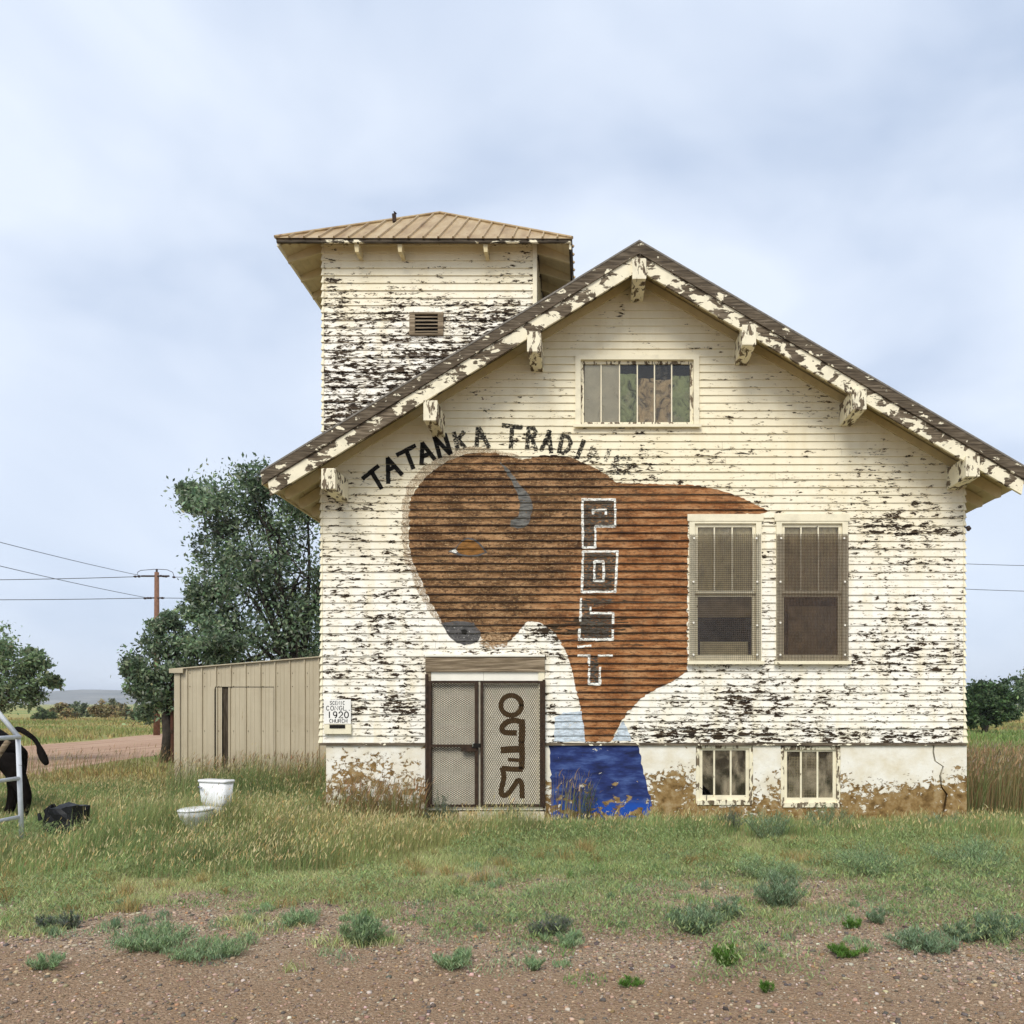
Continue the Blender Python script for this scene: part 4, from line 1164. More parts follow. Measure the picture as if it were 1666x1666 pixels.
# ------------------------------------------------------------------ enamel sign and the small box under it on the church wall
sg = empty('church_sign', (X(551), -0.05, Z(1182)))
tag(sg, 'small white sign reading SCENIC CONGL 1920 CHURCH at the lower left corner of the facade', 'sign')
M['enamel'] = plain('white_enamel', (0.88, 0.85, 0.78), 0.5, var=0.04)
M['ink'] = plain('black_ink', (0.012, 0.012, 0.012), 0.7)
SY = -0.052
MB().box(X(528.5), X(572.5), SY, SY + 0.008, Z(1177.5), Z(1138)).build('plate', M['enamel'], sg, bevel=0.002)
GLY = {
 'S': [arc(.5, .73, .42, .25, 330, 90, 8)[::1] + arc(.5, .26, .44, .26, -90, 180 - 30, 8)[::1]],
 'C': [arc(.52, .5, .46, .5, 45, 315, 14)], 'E': [[(1, 0), (0, 0), (0, 1), (1, 1)], [(0, .5), (.8, .5)]], 'N': [[(0, 0), (0, 1), (1, 0), (1, 1)]], 'I': [[(.5, 0), (.5, 1)]],
 'O': [arc(.5, .5, .48, .5, 0, 360, 16)], 'G': [arc(.52, .5, .46, .5, 45, 360, 14) + [(.6, .5)]], 'L': [[(0, 1), (0, 0), (.95, 0)]],
 '1': [[(.5, 0), (.5, 1)]], '9': [arc(.5, .68, .42, .32, 0, 360, 12), arc(.42, .5, .5, .5, 20, -80, 8)], '2': [arc(.5, .7, .44, .3, 170, -40, 8) + [(.02, 0), (1, 0)]], '0': [arc(.5, .5, .48, .5, 0, 360, 16)],
 'H': [[(0, 0), (0, 1)], [(1, 0), (1, 1)], [(0, .5), (1, .5)]], 'U': [[(0, 1), (0, .3), (.2, .04), (.5, 0), (.8, .04), (1, .3), (1, 1)]], 'R': [[(0, 0), (0, 1), (.7, 1), (.95, .78), (.7, .52), (0, .52)], [(.5, .52), (1, 0)]], '.': [[(.4, 0), (.6, 0.02)]],
}
GLY['S'] = [[(.92, .82), (.75, .97), (.45, 1), (.15, .92), (.05, .74), (.2, .58), (.75, .44), (.95, .27), (.8, .06), (.5, 0), (.2, .04), (.03, .2)]]
GLY['C'] = [arc(.52, .5, .46, .5, 42, 318, 14)]
def text_line(s, x0, x1, yt, yb, w):
    n_ = len(s); adv = (x1 - x0) / n_
    for i, ch in enumerate(s):
        g = MB()
        for k, st in enumerate(GLY[ch]):
            pts = [(x0 + adv * i + adv * (0.12 + 0.72 * a), yb + (yt - yb) * c) for a, c in st]
            for q in stroke_poly(pts, w):
                g.face([(X(v.x, D + SY), SY - 0.0016 - 0.0002 * k, Z(v.y, D + SY)) for v in q])
        g.build('printed_letter', M['ink'], sg)
text_line('SCENIC', 536.5, 561.5, 1140.8, 1146.6, 0.95)
text_line('CONGL.', 530.0, 572.0, 1148.6, 1155.6, 1.15)
text_line('1920', 531.5, 568.5, 1158.0, 1167.8, 1.75)
text_line('CHURCH', 535.5, 565.5, 1170.2, 1175.8, 0.95)
bx = empty('meter_box', (X(552), -0.05, Z(1194)))
tag(bx, 'small white board with a dark slot fixed just below the church sign', 'box')
MB().box(X(529.5), X(573.5), -0.075, -0.035, Z(1194), Z(1178.5)).build('board', M['trim'], bx, bevel=0.003)
MB().box(X(539), X(564), -0.085, -0.0755, Z(1184.5), Z(1178.8)).build('slot', M['dark'], bx)

# ------------------------------------------------------------------ lean-to shed of ribbed metal
SD = 15.9
SYF = SD - D
b = NB('beige_ribbed_metal'); p = b.pos()
c = b.mix(b.rng(b.noise(b.map(p, (6, 6, 0.7)), 1.0, 5, 0.6), 0.35, 0.7), (0.47, 0.40, 0.275), (0.55, 0.475, 0.335))
c = b.mix(b.math('MULTIPLY', b.rng(b.noise(b.map(p, (1.5, 1.5, 3)), 1.0, 4, 0.6), 0.5, 0.75), 0.25), c, (0.33, 0.26, 0.165))
c = b.mix(b.math('MULTIPLY', b.rng(b.sep(p)[2], 0.9, 0.1), b.rng(b.noise(b.map(p, (9, 9, 2)), 1.0, 4, 0.6), 0.35, 0.65)), c, (0.30, 0.22, 0.13))
c = b.mix(b.rng(b.noise(b.map(p, (14, 14, 1.6)), 1.0, 5, 0.7), 0.66, 0.74), c, (0.27, 0.17, 0.09))
M['shed'] = b.fin(c, 0.5, spec=0.35)
shx0, shx1 = X(286, SD), XL - 0.045
def shed_top(x): return Z(1089, SD) + (Z(1061, SD) - Z(1089, SD)) * (x - shx0) / (shx1 - shx0)
shed = empty('metal_shed', (-6.3, SYF, 0))
tag(shed, 'low beige ribbed metal lean-to shed against the left side of the church', 'shed')
ribs = [286, 303, 327, 350, 374, 398, 422, 446, 470, 494, 517, 529]
dX0, dX1, dZ = X(351, SD), X(446, SD), Z(1118, SD)
def panel(name, x0, x1, zb0, ztop0, ztop1, y, parent):
    g = MB()
    g.face([(x0, y, zb0), (x1, y, zb0), (x1, y, ztop1), (x0, y, ztop0)])
    rw = 0.022
    g.hexa([(x0, y, zb0), (x0 + rw * 2, y, zb0), (x0 + rw * 2, y, ztop0), (x0, y, ztop0),
            (x0 + rw * .5, y - 0.028, zb0), (x0 + rw * 1.5, y - 0.028, zb0), (x0 + rw * 1.5, y - 0.028, ztop0), (x0 + rw * .5, y - 0.028, ztop0)])
    for q in (0.36, 0.62):
        xm = x0 + (x1 - x0) * q + 0.01
        g.hexa([(xm - .010, y, zb0), (xm + .010, y, zb0), (xm + .010, y, ztop0), (xm - .010, y, ztop0), (xm - .006, y - .005, zb0), (xm + .006, y - .005, zb0), (xm + .006, y - .005, ztop0), (xm - .006, y - .005, ztop0)])
    return g.build(name, M['shed'], parent, fix=True)
for a, c in zip(ribs, ribs[1:]):
    x0, x1 = X(a, SD), X(c, SD)
    if a == ribs[-2]: x1 = shx1
    x1 = min(x1, shx1)
    if x0 >= x1: continue
    inside = x0 >= dX0 - 0.03 and x1 <= dX1 + 0.03
    if inside:
        panel('metal_panel', x0, x1, dZ + 0.01, shed_top(x0), shed_top(x1), SYF, shed)
    else:
        panel('metal_panel', x0, x1, -0.02, shed_top(x0), shed_top(x1), SYF, shed)
dr = MB().box(X(371, SD), dX1 - 0.01, SYF + 0.010, SYF + 0.03, 0.08, dZ - 0.005).build('shed_door', M['shed'], shed)
for a, c in ((372, 398), (398, 422), (422, 445)):
    panel('door_panel', X(a, SD), X(c, SD) - 0.004, 0.08, dZ - 0.01, dZ - 0.01, SYF + 0.006, dr)
panel('metal_panel', dX0 + 0.005, X(361, SD), 0.05, dZ - 0.005, dZ - 0.005, SYF + 0.004, shed)
M['plank'] = weathered_paint('old_plank', 0.25, tone=0.55, grain=(40, 40, 3))
g = MB(); g.hexa([(X(363, SD), SYF + .04, 0), (X(378, SD), SYF + .04, 0), (X(378, SD), SYF + .08, 0), (X(363, SD), SYF + .08, 0), (X(359.5, SD), SYF + .04, dZ), (X(371.5, SD), SYF + .04, dZ), (X(371.5, SD), SYF + .08, dZ), (X(359.5, SD), SYF + .08, dZ)])
g.build('door_post', M['plank'], shed)
MB().box(X(345, SD), dX1 + 0.02, SYF + 0.15, SYF + 0.17, 0, dZ).build('dark_backing', M['dark'], shed)
MB().box(X(343, SD), X(350, SD), SYF - 0.035, SYF - 0.029, 0.0, dZ).build('door_trim', M['shed'], shed)
g = MB()
g.face([(shx0, SYF, -0.02), (shx0, SYF + 4.5, -0.02), (shx0, SYF + 4.5, shed_top(shx0)), (shx0, SYF, shed_top(shx0))])
g.face([(shx0, SYF + 4.5, 0), (shx1, SYF + 4.5, 0), (shx1, SYF + 4.5, shed_top(shx1)), (shx0, SYF + 4.5, shed_top(shx0))])
g.build('side_wall', M['shed'], shed)
g = MB()
a, c = shx0 - 0.05, shx1
g.hexa([(a, SYF - 0.06, shed_top(a)), (c, SYF - 0.06, shed_top(c)), (c, SYF + 4.6, shed_top(c)), (a, SYF + 4.6, shed_top(a)), (a, SYF - 0.06, shed_top(a) + .02), (c, SYF - 0.06, shed_top(c) + .02), (c, SYF + 4.6, shed_top(c) + .02), (a, SYF + 4.6, shed_top(a) + .02)])
sr = g.build('shed_roof', M['shed'], shed)
MB().box(shx0 - 0.09, X(301, SD), SYF - 0.09, SYF - 0.045, shed_top(shx0) - 0.075, shed_top(shx0) + 0.012).build('eave_trim', M['shed'], shed)
MB().box(shx0 - 0.015, shx0 + 0.10, SYF - 0.034, SYF - 0.0295, 0, shed_top(shx0) - 0.08).build('corner_trim', M['shed'], shed)
scr = MB()
for zz in (0.55, 1.25, 2.15, 2.42):
    for a in ribs[1:-1]:
        x = X(a, SD) + 0.075
        if zz > shed_top(x) - 0.05: continue
        scr.tube([(x, SYF - 0.001, zz), (x, SYF - 0.010, zz)], 0.008, 6)
o = scr.build('screw_heads', M['rust'], shed); o['kind'] = 'stuff'

# ------------------------------------------------------------------ toilet in the grass
b = NB('white_porcelain'); p = b.pos()
c = b.mix(b.rng(b.noise(p, 9, 5, 0.6), 0.55, 0.75), (0.80, 0.80, 0.79), (0.62, 0.60, 0.54))
M['porc'] = b.fin(c, 0.25, spec=0.5)
def loft(rings, name, mat, parent, smooth=True, capb=True, capt=True):
    g = MB(); n_ = len(rings[0]); bs = len(g.v)
    for r_ in rings: g.v += [tuple(q) for q in r_]
    for i in range(len(rings) - 1):
        for k in range(n_):
            k2 = (k + 1) % n_
            g.f.append((i * n_ + k, i * n_ + k2, (i + 1) * n_ + k2, (i + 1) * n_ + k)); g.uv.append(None)
    if capb: g.f.append(tuple(range(n_))[::-1]); g.uv.append(None)
    if capt: g.f.append(tuple((len(rings) - 1) * n_ + k for k in range(n_))); g.uv.append(None)
    return g.build(name, mat, parent, smooth=smooth)
TDp = 10.9
tc_ = Vector((X(352, TDp), TDp - D, 0))
tc_.z = -0.05
toilet = empty('toilet', tc_)
tag(toilet, 'discarded white porcelain toilet standing in the grass before the shed', 'toilet')
ta = R(-20)
def tl(x, y, z_): return Vector((tc_.x + x * math.cos(ta) - y * math.sin(ta), tc_.y + x * math.sin(ta) + y * math.cos(ta), z_ + tc_.z))
def rrect(w, d_, z_, r_=0.05, cy=0.0, n=6):
    pts = []
    for (sx, sy, a0) in ((1, 1, 0), (-1, 1, 90), (-1, -1, 180), (1, -1, 270)):
        for i in range(n + 1):
            a = R(a0 + 90 * i / n)
            pts.append(tl(sx * (w - r_) + r_ * math.cos(a), cy + sy * (d_ - r_) + r_ * math.sin(a), z_))
    return pts
loft([rrect(.195, .075, .44), rrect(.215, .088, .50), rrect(.238, .098, .76)], 'tank', M['porc'], toilet)
loft([rrect(.245, .105, .762, .05), rrect(.252, .112, .785, .055), rrect(.245, .105, .80, .05)], 'tank_lid', M['porc'], toilet)
def egg(rx, ry, cy, z_, n=28):
    return [tl(rx * math.sin(2 * math.pi * i / n), cy - ry * math.cos(2 * math.pi * i / n) * (1.0 if math.cos(2 * math.pi * i / n) > 0 else 0.8), z_) for i in range(n)]
loft([egg(.11, .22, -.25, .0), egg(.10, .20, -.25, .10), egg(.12, .22, -.27, .22), egg(.175, .26, -.31, .33), egg(.185, .275, -.32, .405), egg(.18, .27, -.32, .415)], 'bowl', M['porc'], toilet)
loft([egg(.19, .28, -.32, .417), egg(.195, .285, -.32, .428), egg(.19, .28, -.32, .44), egg(.17, .26, -.32, .452), egg(.10, .16, -.32, .458)], 'seat_lid', M['porc'], toilet)
loft([rrect(.12, .10, .18, .04, -.06), rrect(.13, .11, .36, .04, -.06), rrect(.16, .11, .435, .04, -.04)], 'pedestal', M['porc'], toilet)
MB().tube([tl(-.19, -.10, .70), tl(-.19, -.125, .70), tl(-.12, -.135, .695)], 0.012, 8).build('flush_lever', plain('chrome_lever', (0.35, 0.35, 0.35), 0.3, 0.8), toilet, smooth=True)

# ------------------------------------------------------------------ bull figure at the left edge
bull_d = 12.6
bull = empty('bull', (-10.0, bull_d - D, 0))
tag(bull, 'black bull figure with swung-out tail standing behind the white pipe frame', 'animal')
def skin_mesh(name, verts, edges, radii, mat, parent, root=0, sub=2):
    me = bpy.data.meshes.new(name)
    o_ = Vector(parent.location)
    me.from_pydata([(v[0] - o_.x, v[1] - o_.y, v[2] - o_.z) for v in verts], edges, [])
    ob = link(name, me, mat, parent)
    md = ob.modifiers.new('Skin', 'SKIN')
    for i, sv in enumerate(me.skin_vertices[0].data):
        r_ = radii[i]
        sv.radius = (r_, r_) if not isinstance(r_, tuple) else r_
        sv.use_root = (i == root)
    md.use_smooth_shade = True
    s2 = ob.modifiers.new('Subdivision', 'SUBSURF'); s2.levels = sub; s2.render_levels = sub
    return ob
by = bull_d - D
def bv(px, py, dy=0.0): q = P(px, py, bull_d); return (q.x, by + dy, q.z)
bverts = [(-9.40, by, 1.22), (-9.85, by, 1.20), (-10.4, by, 1.18), (-10.85, by, 1.25), (-11.25, by, 1.22), (-11.55, by, 1.12), (-11.85, by, 0.95),   # 0-6 spine to muzzle
          bv(22, 1228, -.17), bv(36, 1252, -.17), bv(55, 1293, -.17), bv(51, 1318, -.17), (-8.99, by - .17, 0.03),          # 7-11 near hind
          bv(8, 1232, .17), bv(14, 1260, .17), bv(10, 1292, .17), bv(4, 1318, .17), (-9.48, by + .17, 0.03),              # 12-16 far hind
          (-10.8, by - .2, .85), (-10.78, by - .2, .48), (-10.8, by - .2, .12), (-10.84, by - .2, .03),                     # 17-20
          (-10.95, by + .2, .85), (-11.0, by + .2, .48), (-11.0, by + .2, .12), (-11.04, by + .2, .03)]                     # 21-24
bedges = [(0, 1), (1, 2), (2, 3), (3, 4), (4, 5), (5, 6), (0, 7), (7, 8), (8, 9), (9, 10), (10, 11), (0, 12), (12, 13), (13, 14), (14, 15), (15, 16), (3, 17), (17, 18), (18, 19), (19, 20), (3, 21), (21, 22), (22, 23), (23, 24)]
brad = [.45, .47, .47, .50, .32, .24, .15, .22, .15, .095, .075, .085, .22, .15, .09, .07, .085, .16, .095, .065, .08, .16, .095, .065, .08]
M['hide'] = plain('black_hide', (0.009, 0.007, 0.006), 0.9, var=0.5, scale=8, spec=0.05, bump=0.5, bscale=60)
body = skin_mesh('body', bverts, bedges, brad, M['hide'], bull)
tailp = [bv(24, 1186), bv(34, 1187), bv(45, 1194), bv(56, 1202), bv(63, 1213), bv(66, 1222), bv(71, 1234), bv(77, 1245)]
skin_mesh('tail', tailp, [(i, i + 1) for i in range(7)], [.05, .048, .042, .036, .034, .058, .066, .035], M['hide'], bull, sub=2)
for s in (-1, 1):
    MB().tube([(-11.55, by + s * .16, 1.28), (-11.6, by + s * .32, 1.36), (-11.66, by + s * .36, 1.5)], [.045, .035, .008], 8).build('horn', M['plank'], bull, smooth=True)
    MB().tube([(-11.48, by + s * .18, 1.2), (-11.46, by + s * .34, 1.16)], [.03, .055], 8).build('ear', M['hide'], bull, smooth=True)

# white pipe frame in front of it (runs towards the viewer)
fx = X(33, 10.5)
frame = empty('pipe_frame', (fx, 10.5 - D, 0))
tag(frame, 'white painted pipe frame with slanted top rail at the left edge', 'frame')
M['wpipe'] = weathered_paint('white_pipe_paint', 0.67, paint=(0.74, 0.76, 0.79), scale=(9, 9, 9), tone=1.0)
y1_ = 10.5 - D
def fz_(py): return Z(py, 10.5)
ya, yb2 = y1_, y1_ - 1.9
MB().tube([(fx - .03, ya, fz_(1198)), (fx + .02, ya, -0.02)], 0.031, 10).build('upright', M['wpipe'], frame, smooth=True)
MB().tube([(fx - .03, yb2, fz_(1198)), (fx + .02, yb2, -0.02)], 0.031, 10).build('upright', M['wpipe'], frame, smooth=True)
for py, w in ((1199, .030), (1266, .026), (1329, .026)):
    MB().tube([(fx - .01, ya, fz_(py)), (fx - .01, yb2, fz_(py) - 0.01)], w, 10).build('rail', M['wpipe'], frame, smooth=True)
MB().tube([(fx - .03, ya, fz_(1198)), (fx - .34, ya - 0.05, fz_(1147)), (fx - .9, ya - 0.12, fz_(1060))], 0.031, 10).build('slanted_rail', M['wpipe'], frame, smooth=True)
MB().tube([(fx - .15, ya - .02, fz_(1206)), (fx - .55, ya + .05, fz_(1268))], 0.035, 8).build('brace', M['grey_wood'], frame, smooth=True)

# ------------------------------------------------------------------ black crumpled crate in the grass
CD = 10.95
cr = empty('broken_crate', (X(108, CD), CD - D, 0))
tag(cr, 'black crumpled plastic crate lying in the grass beside the pipe frame', 'crate')
M['blackp'] = plain('black_plastic', (0.010, 0.010, 0.011), 0.55, var=0.5, scale=14, bump=0.6, bscale=22)
x0, x1 = X(88, CD), X(131, CD)
zc = 0.38
def crumple(g_name, pts, parent):
    bm = bmesh.new()
    vs = [bm.verts.new(Vector(p_) - Vector(parent.location)) for p_ in pts]
    bmesh.ops.convex_hull(bm, input=vs)
    bmesh.ops.subdivide_edges(bm, edges=bm.edges[:], cuts=3, use_grid_fill=True)
    for v in bm.verts: v.co += Vector((random.gauss(0, .008), random.gauss(0, .008), random.gauss(0, .008)))
    me = bpy.data.meshes.new(g_name); bm.to_mesh(me); bm.free()
    return link(g_name, me, M['blackp'], parent)
cy = CD - D
crumple('crate_body', [(x0, cy - .1, 0), (x1, cy - .14, 0), (x1 + .01, cy + .25, 0), (x0, cy + .28, 0), (x0 - .02, cy - .08, zc - .03), (x1 - .05, cy - .1, zc), (x1, cy + .22, zc - .02), (x0 + .03, cy + .25, zc + .01)], cr)
crumple('torn_side', [(X(66, CD), cy, 0), (X(86, CD), cy - .05, 0), (X(70, CD), cy + .2, 0), (X(88, CD), cy + .2, .02), (X(68, CD), cy + .05, zc - .06), (X(82, CD), cy + .02, zc + .02), (X(76, CD), cy + .18, zc)], cr)
for (a, c) in (((110, 1330), (116, 1320)), ((66, 1335), (63, 1323)), ((80, 1332), (78, 1324))):
    MB().tube([P(*a, CD), P(*c, CD)], [.03, .018], 6).build('torn_flap', M['blackp'], cr)

# ------------------------------------------------------------------ utility pole and lines
PD = 45.0
pole = empty('utility_pole', (X(255, PD), PD - D, 0))
tag(pole, 'reddish wooden utility pole standing behind the trees at left', 'pole')
M['pole'] = plain('reddish_pole_wood', (0.20, 0.105, 0.065), 0.9, var=0.3, scale=6)
M['ceramic'] = plain('dark_insulator', (0.05, 0.035, 0.032), 0.4)
pxx = X(255, PD); py_ = PD - D
MB().tube([(pxx, py_, -0.3), (pxx, py_, 5.0), (pxx, py_, Z(931, PD))], [.18, .15, .12], 10).build('shaft', M['pole'], pole, smooth=True)
MB().tube([(pxx, py_, Z(931, PD)), (pxx, py_, Z(926, PD))], .06, 8).build('pole_cap', M['ceramic'], pole)
MB().tube([(X(231, PD), py_ - .05, Z(937.5, PD)), (X(276, PD), py_ - .05, Z(937.5, PD))], .055, 6).build('crossarm', M['ceramic'], pole)
MB().tube([(X(236, PD), py_ - .05, Z(973, PD)), (X(268, PD), py_ - .05, Z(973, PD))], .045, 6).build('crossarm', M['ceramic'], pole)
for px, py in ((220, 938), (226, 938), (262, 937), (266, 937.5), (270, 938), (283, 939), (236, 973.5), (241, 973), (245, 973), (264, 973)):
    MB().tube([P(px, py - 1.6, PD - .1), P(px, py, PD - .1), P(px, py + 1.6, PD - .1)], [.05, .11, .05], 8).build('insulator', M['ceramic'], pole)
MB().tube([P(223, 936, PD), P(224, 931, PD), P(229, 928, PD), P(255, 926, PD), P(272, 927, PD), P(281, 931, PD), P(283, 937, PD)], .018, 5).build('jumper_wire', M['ceramic'], pole)
M['line'] = plain('grey_conductor', (0.10, 0.105, 0.11), 0.6)
def wire(pts, rad, label):
    g = MB(); pts = [Vector(p_) for p_ in pts]
    allp = []
    for a, c in zip(pts, pts[1:]):
        L = (c - a).length
        for i in range(12):
            t = i / 12
            q = a.lerp(c, t); q.z -= 4 * t * (1 - t) * L * 0.006
            allp.append(q)
    allp.append(pts[-1])
    o = g.tube(allp, rad, 5).build('power_line', M['line'])
    tag(o, label, 'wire', 'overhead power lines')
wire([P(-320, 943, PD), P(231, 938, PD)], .022, 'upper level wire running left from the pole crossarm')
wire([P(-320, 972, PD), P(236, 973, PD)], .022, 'lower level wire running left from the pole')
wire([P(-300, 800, 24), P(231, 937, PD)], .015, 'sloping wire rising left from the top of the pole')
wire([P(-300, 845, 24), P(236, 972, PD)], .015, 'lower sloping wire rising left from the pole')
wire([P(283, 939, PD), P(700, 930, PD + 2), P(1560, 917, PD + 6), P(1900, 921, PD + 8)], .02, 'upper thin wire crossing the sky right of the church')
wire([P(268, 973, PD), P(700, 968, PD + 2), P(1560, 958, PD + 6), P(1900, 964, PD + 8)], .02, 'lower thin wire crossing the sky right of the church')

pd_ = 24.0
fp = empty('fence_post', (X(280, pd_), pd_ - D, 0))
tag(fp, 'tall dark brown post just left of the metal shed', 'post')
MB().tube([(X(280, pd_), pd_ - D, -0.2), (X(280, pd_), pd_ - D, Z(1100, pd_))], [.055, .05], 8).build('shaft', plain('dark_brown_post', (0.085, 0.035, 0.020), 0.8, var=0.4), fp)
MB().box(X(278.5, pd_), X(281.5, pd_), pd_ - D - 0.07, pd_ - D - 0.05, 0.9, 1.0).build('staple_plate', M['rust'], fp)

# insulator hook on the right corner of the church
hk = empty('wall_insulator', (X(1573), 0.02, Z(862)))
tag(hk, 'small dark wire insulator on the right edge of the church wall', 'insulator')
MB().tube([(X(1568), 0.0, Z(858)), (X(1575), -0.02, Z(859)), (X(1578), -0.02, Z(862))], .018, 6).build('hook', M['ceramic'], hk)
MB().tube([(X(1574), -.02, Z(856)), (X(1575), -.02, Z(860)), (X(1574), -.02, Z(864))], [.02, .04, .02], 8).build('knob', M['ceramic'], hk)

# ------------------------------------------------------------------ vegetation: raw mesh builders
def raw_mesh(name, co, faces_n, mat, col=None, kind=None, parent=None, off=None):
    """co: (N*k,3) with consecutive k vertices forming faces_n (list of index tuples per element of k verts)"""
    k, tris = faces_n
    n = len(co) // k
    me = bpy.data.meshes.new(name)
    co = np.asarray(co, dtype=np.float32).reshape(-1, 3)
    if off is not None: co = co - np.asarray(off, dtype=np.float32)
    me.vertices.add(len(co)); me.vertices.foreach_set('co', co.ravel())
    tr_ = np.asarray(tris, dtype=np.int32)
    loops = (np.arange(n, dtype=np.int32)[:, None, None] * k + tr_[None]).reshape(-1)
    nf = n * len(tris)
    me.loops.add(len(loops)); me.loops.foreach_set('vertex_index', loops)
    me.polygons.add(nf); me.polygons.foreach_set('loop_start', np.arange(nf, dtype=np.int32) * 3); me.polygons.foreach_set('loop_total', np.full(nf, 3, dtype=np.int32))
    if col is not None:
        ca = me.color_attributes.new('Col', 'FLOAT_COLOR', 'POINT')
        c4 = np.ones((len(co), 4), dtype=np.float32)
        c4[:, :3] = np.repeat(col, k, axis=0) if len(col) == n else col
        ca.data.foreach_set('color', c4.ravel())
    me.update(); me.validate()
    o = link(name, me, mat, parent)
    if kind: o['kind'] = kind
    return o

def blades(px, py, pz, h, w, lean, az_, curve=0.5):
    """curved blades, 5 verts / 3 tris each"""
    n = len(px)
    fa = RNG.uniform(0, 2 * np.pi, n)                        # facing
    wx, wy = np.cos(fa) * w / 2, np.sin(fa) * w / 2
    lx, ly = np.cos(az_) * lean * h, np.sin(az_) * lean * h
    co = np.zeros((n, 5, 3))
    base = np.stack([px, py, pz], 1)
    for i, (s, t, ww) in enumerate(((-1, 0, 1.0), (1, 0, 1.0), (-1, .55, .75), (1, .55, .75), (0, 1, 0))):
        co[:, i, :] = base
        b_ = t ** (1 + curve)
        co[:, i, 0] += s * wx * ww + lx * b_
        co[:, i, 1] += s * wy * ww + ly * b_
        co[:, i, 2] += h * t * (1 - 0.25 * lean * t)
    return co.reshape(-1, 3)
BL5 = (5, [(0, 1, 3), (0, 3, 2), (2, 3, 4)])

def pick(palette, n, jit=0.18):
    pal = np.asarray([p_[:3] for p_ in palette]); wgt = np.asarray([p_[3] for p_ in palette]); wgt = wgt / wgt.sum()
    c = pal[RNG.choice(len(pal), n, p=wgt)]
    return np.clip(c * RNG.normal(1, jit, (n, 1)) * RNG.normal(1, 0.06, (n, 3)), 0.003, 1)

def vnoise(x, y, f, seed=0):
    """smooth value noise, cheap"""
    r = np.random.default_rng(seed)
    T = r.random((64, 64))
    xx, yy = x * f, y * f
    xi, yi = np.floor(xx).astype(int), np.floor(yy).astype(int)
    fx_, fy_ = xx - xi, yy - yi
    fx_, fy_ = fx_ * fx_ * (3 - 2 * fx_), fy_ * fy_ * (3 - 2 * fy_)
    g_ = lambda a, c: T[a % 64, c % 64]
    return (g_(xi, yi) * (1 - fx_) + g_(xi + 1, yi) * fx_) * (1 - fy_) + (g_(xi, yi + 1) * (1 - fx_) + g_(xi + 1, yi + 1) * fx_) * fy_

M['grass'] = attr_mat('grass_blade', 0.7, 0.24)
M['leaf'] = attr_mat('leaf', 0.6, 0.34, 0.25)

def frustum_pts(n, d0, d1, margin=1.2, pw=1.0):
    """uniform on the ground between two depths, a little wider than the view"""
    d = np.sqrt(RNG.uniform(d0 ** 2, d1 ** 2, n)) if pw == 1 else d0 + (d1 - d0) * RNG.random(n) ** pw
    lo_, hi_ = -1002 * d / F - 2.2, 744 * d / F + 2.2
    x = lo_ + (hi_ - lo_) * RNG.random(n)
    return x, d
def inside_church(x, d):
    y = d - D
    return ((x > XL - 0.05) & (x < XR + 0.05) & (y > -0.03) & (y < BACKY)) | ((x > shx0 - .03) & (x < XL) & (y > SYF - 0.04) & (y < SYF + 4.6))
def tall_front(x):                                          # nearest depth of the tall grass as a function of x
    return np.interp(x, [-9, -4, -2.6, -1.2, -0.4, 1.0, 3.0, 6.0], [8.0, 8.1, 8.4, 9.2, 10.0, 10.2, 10.0, 9.4])

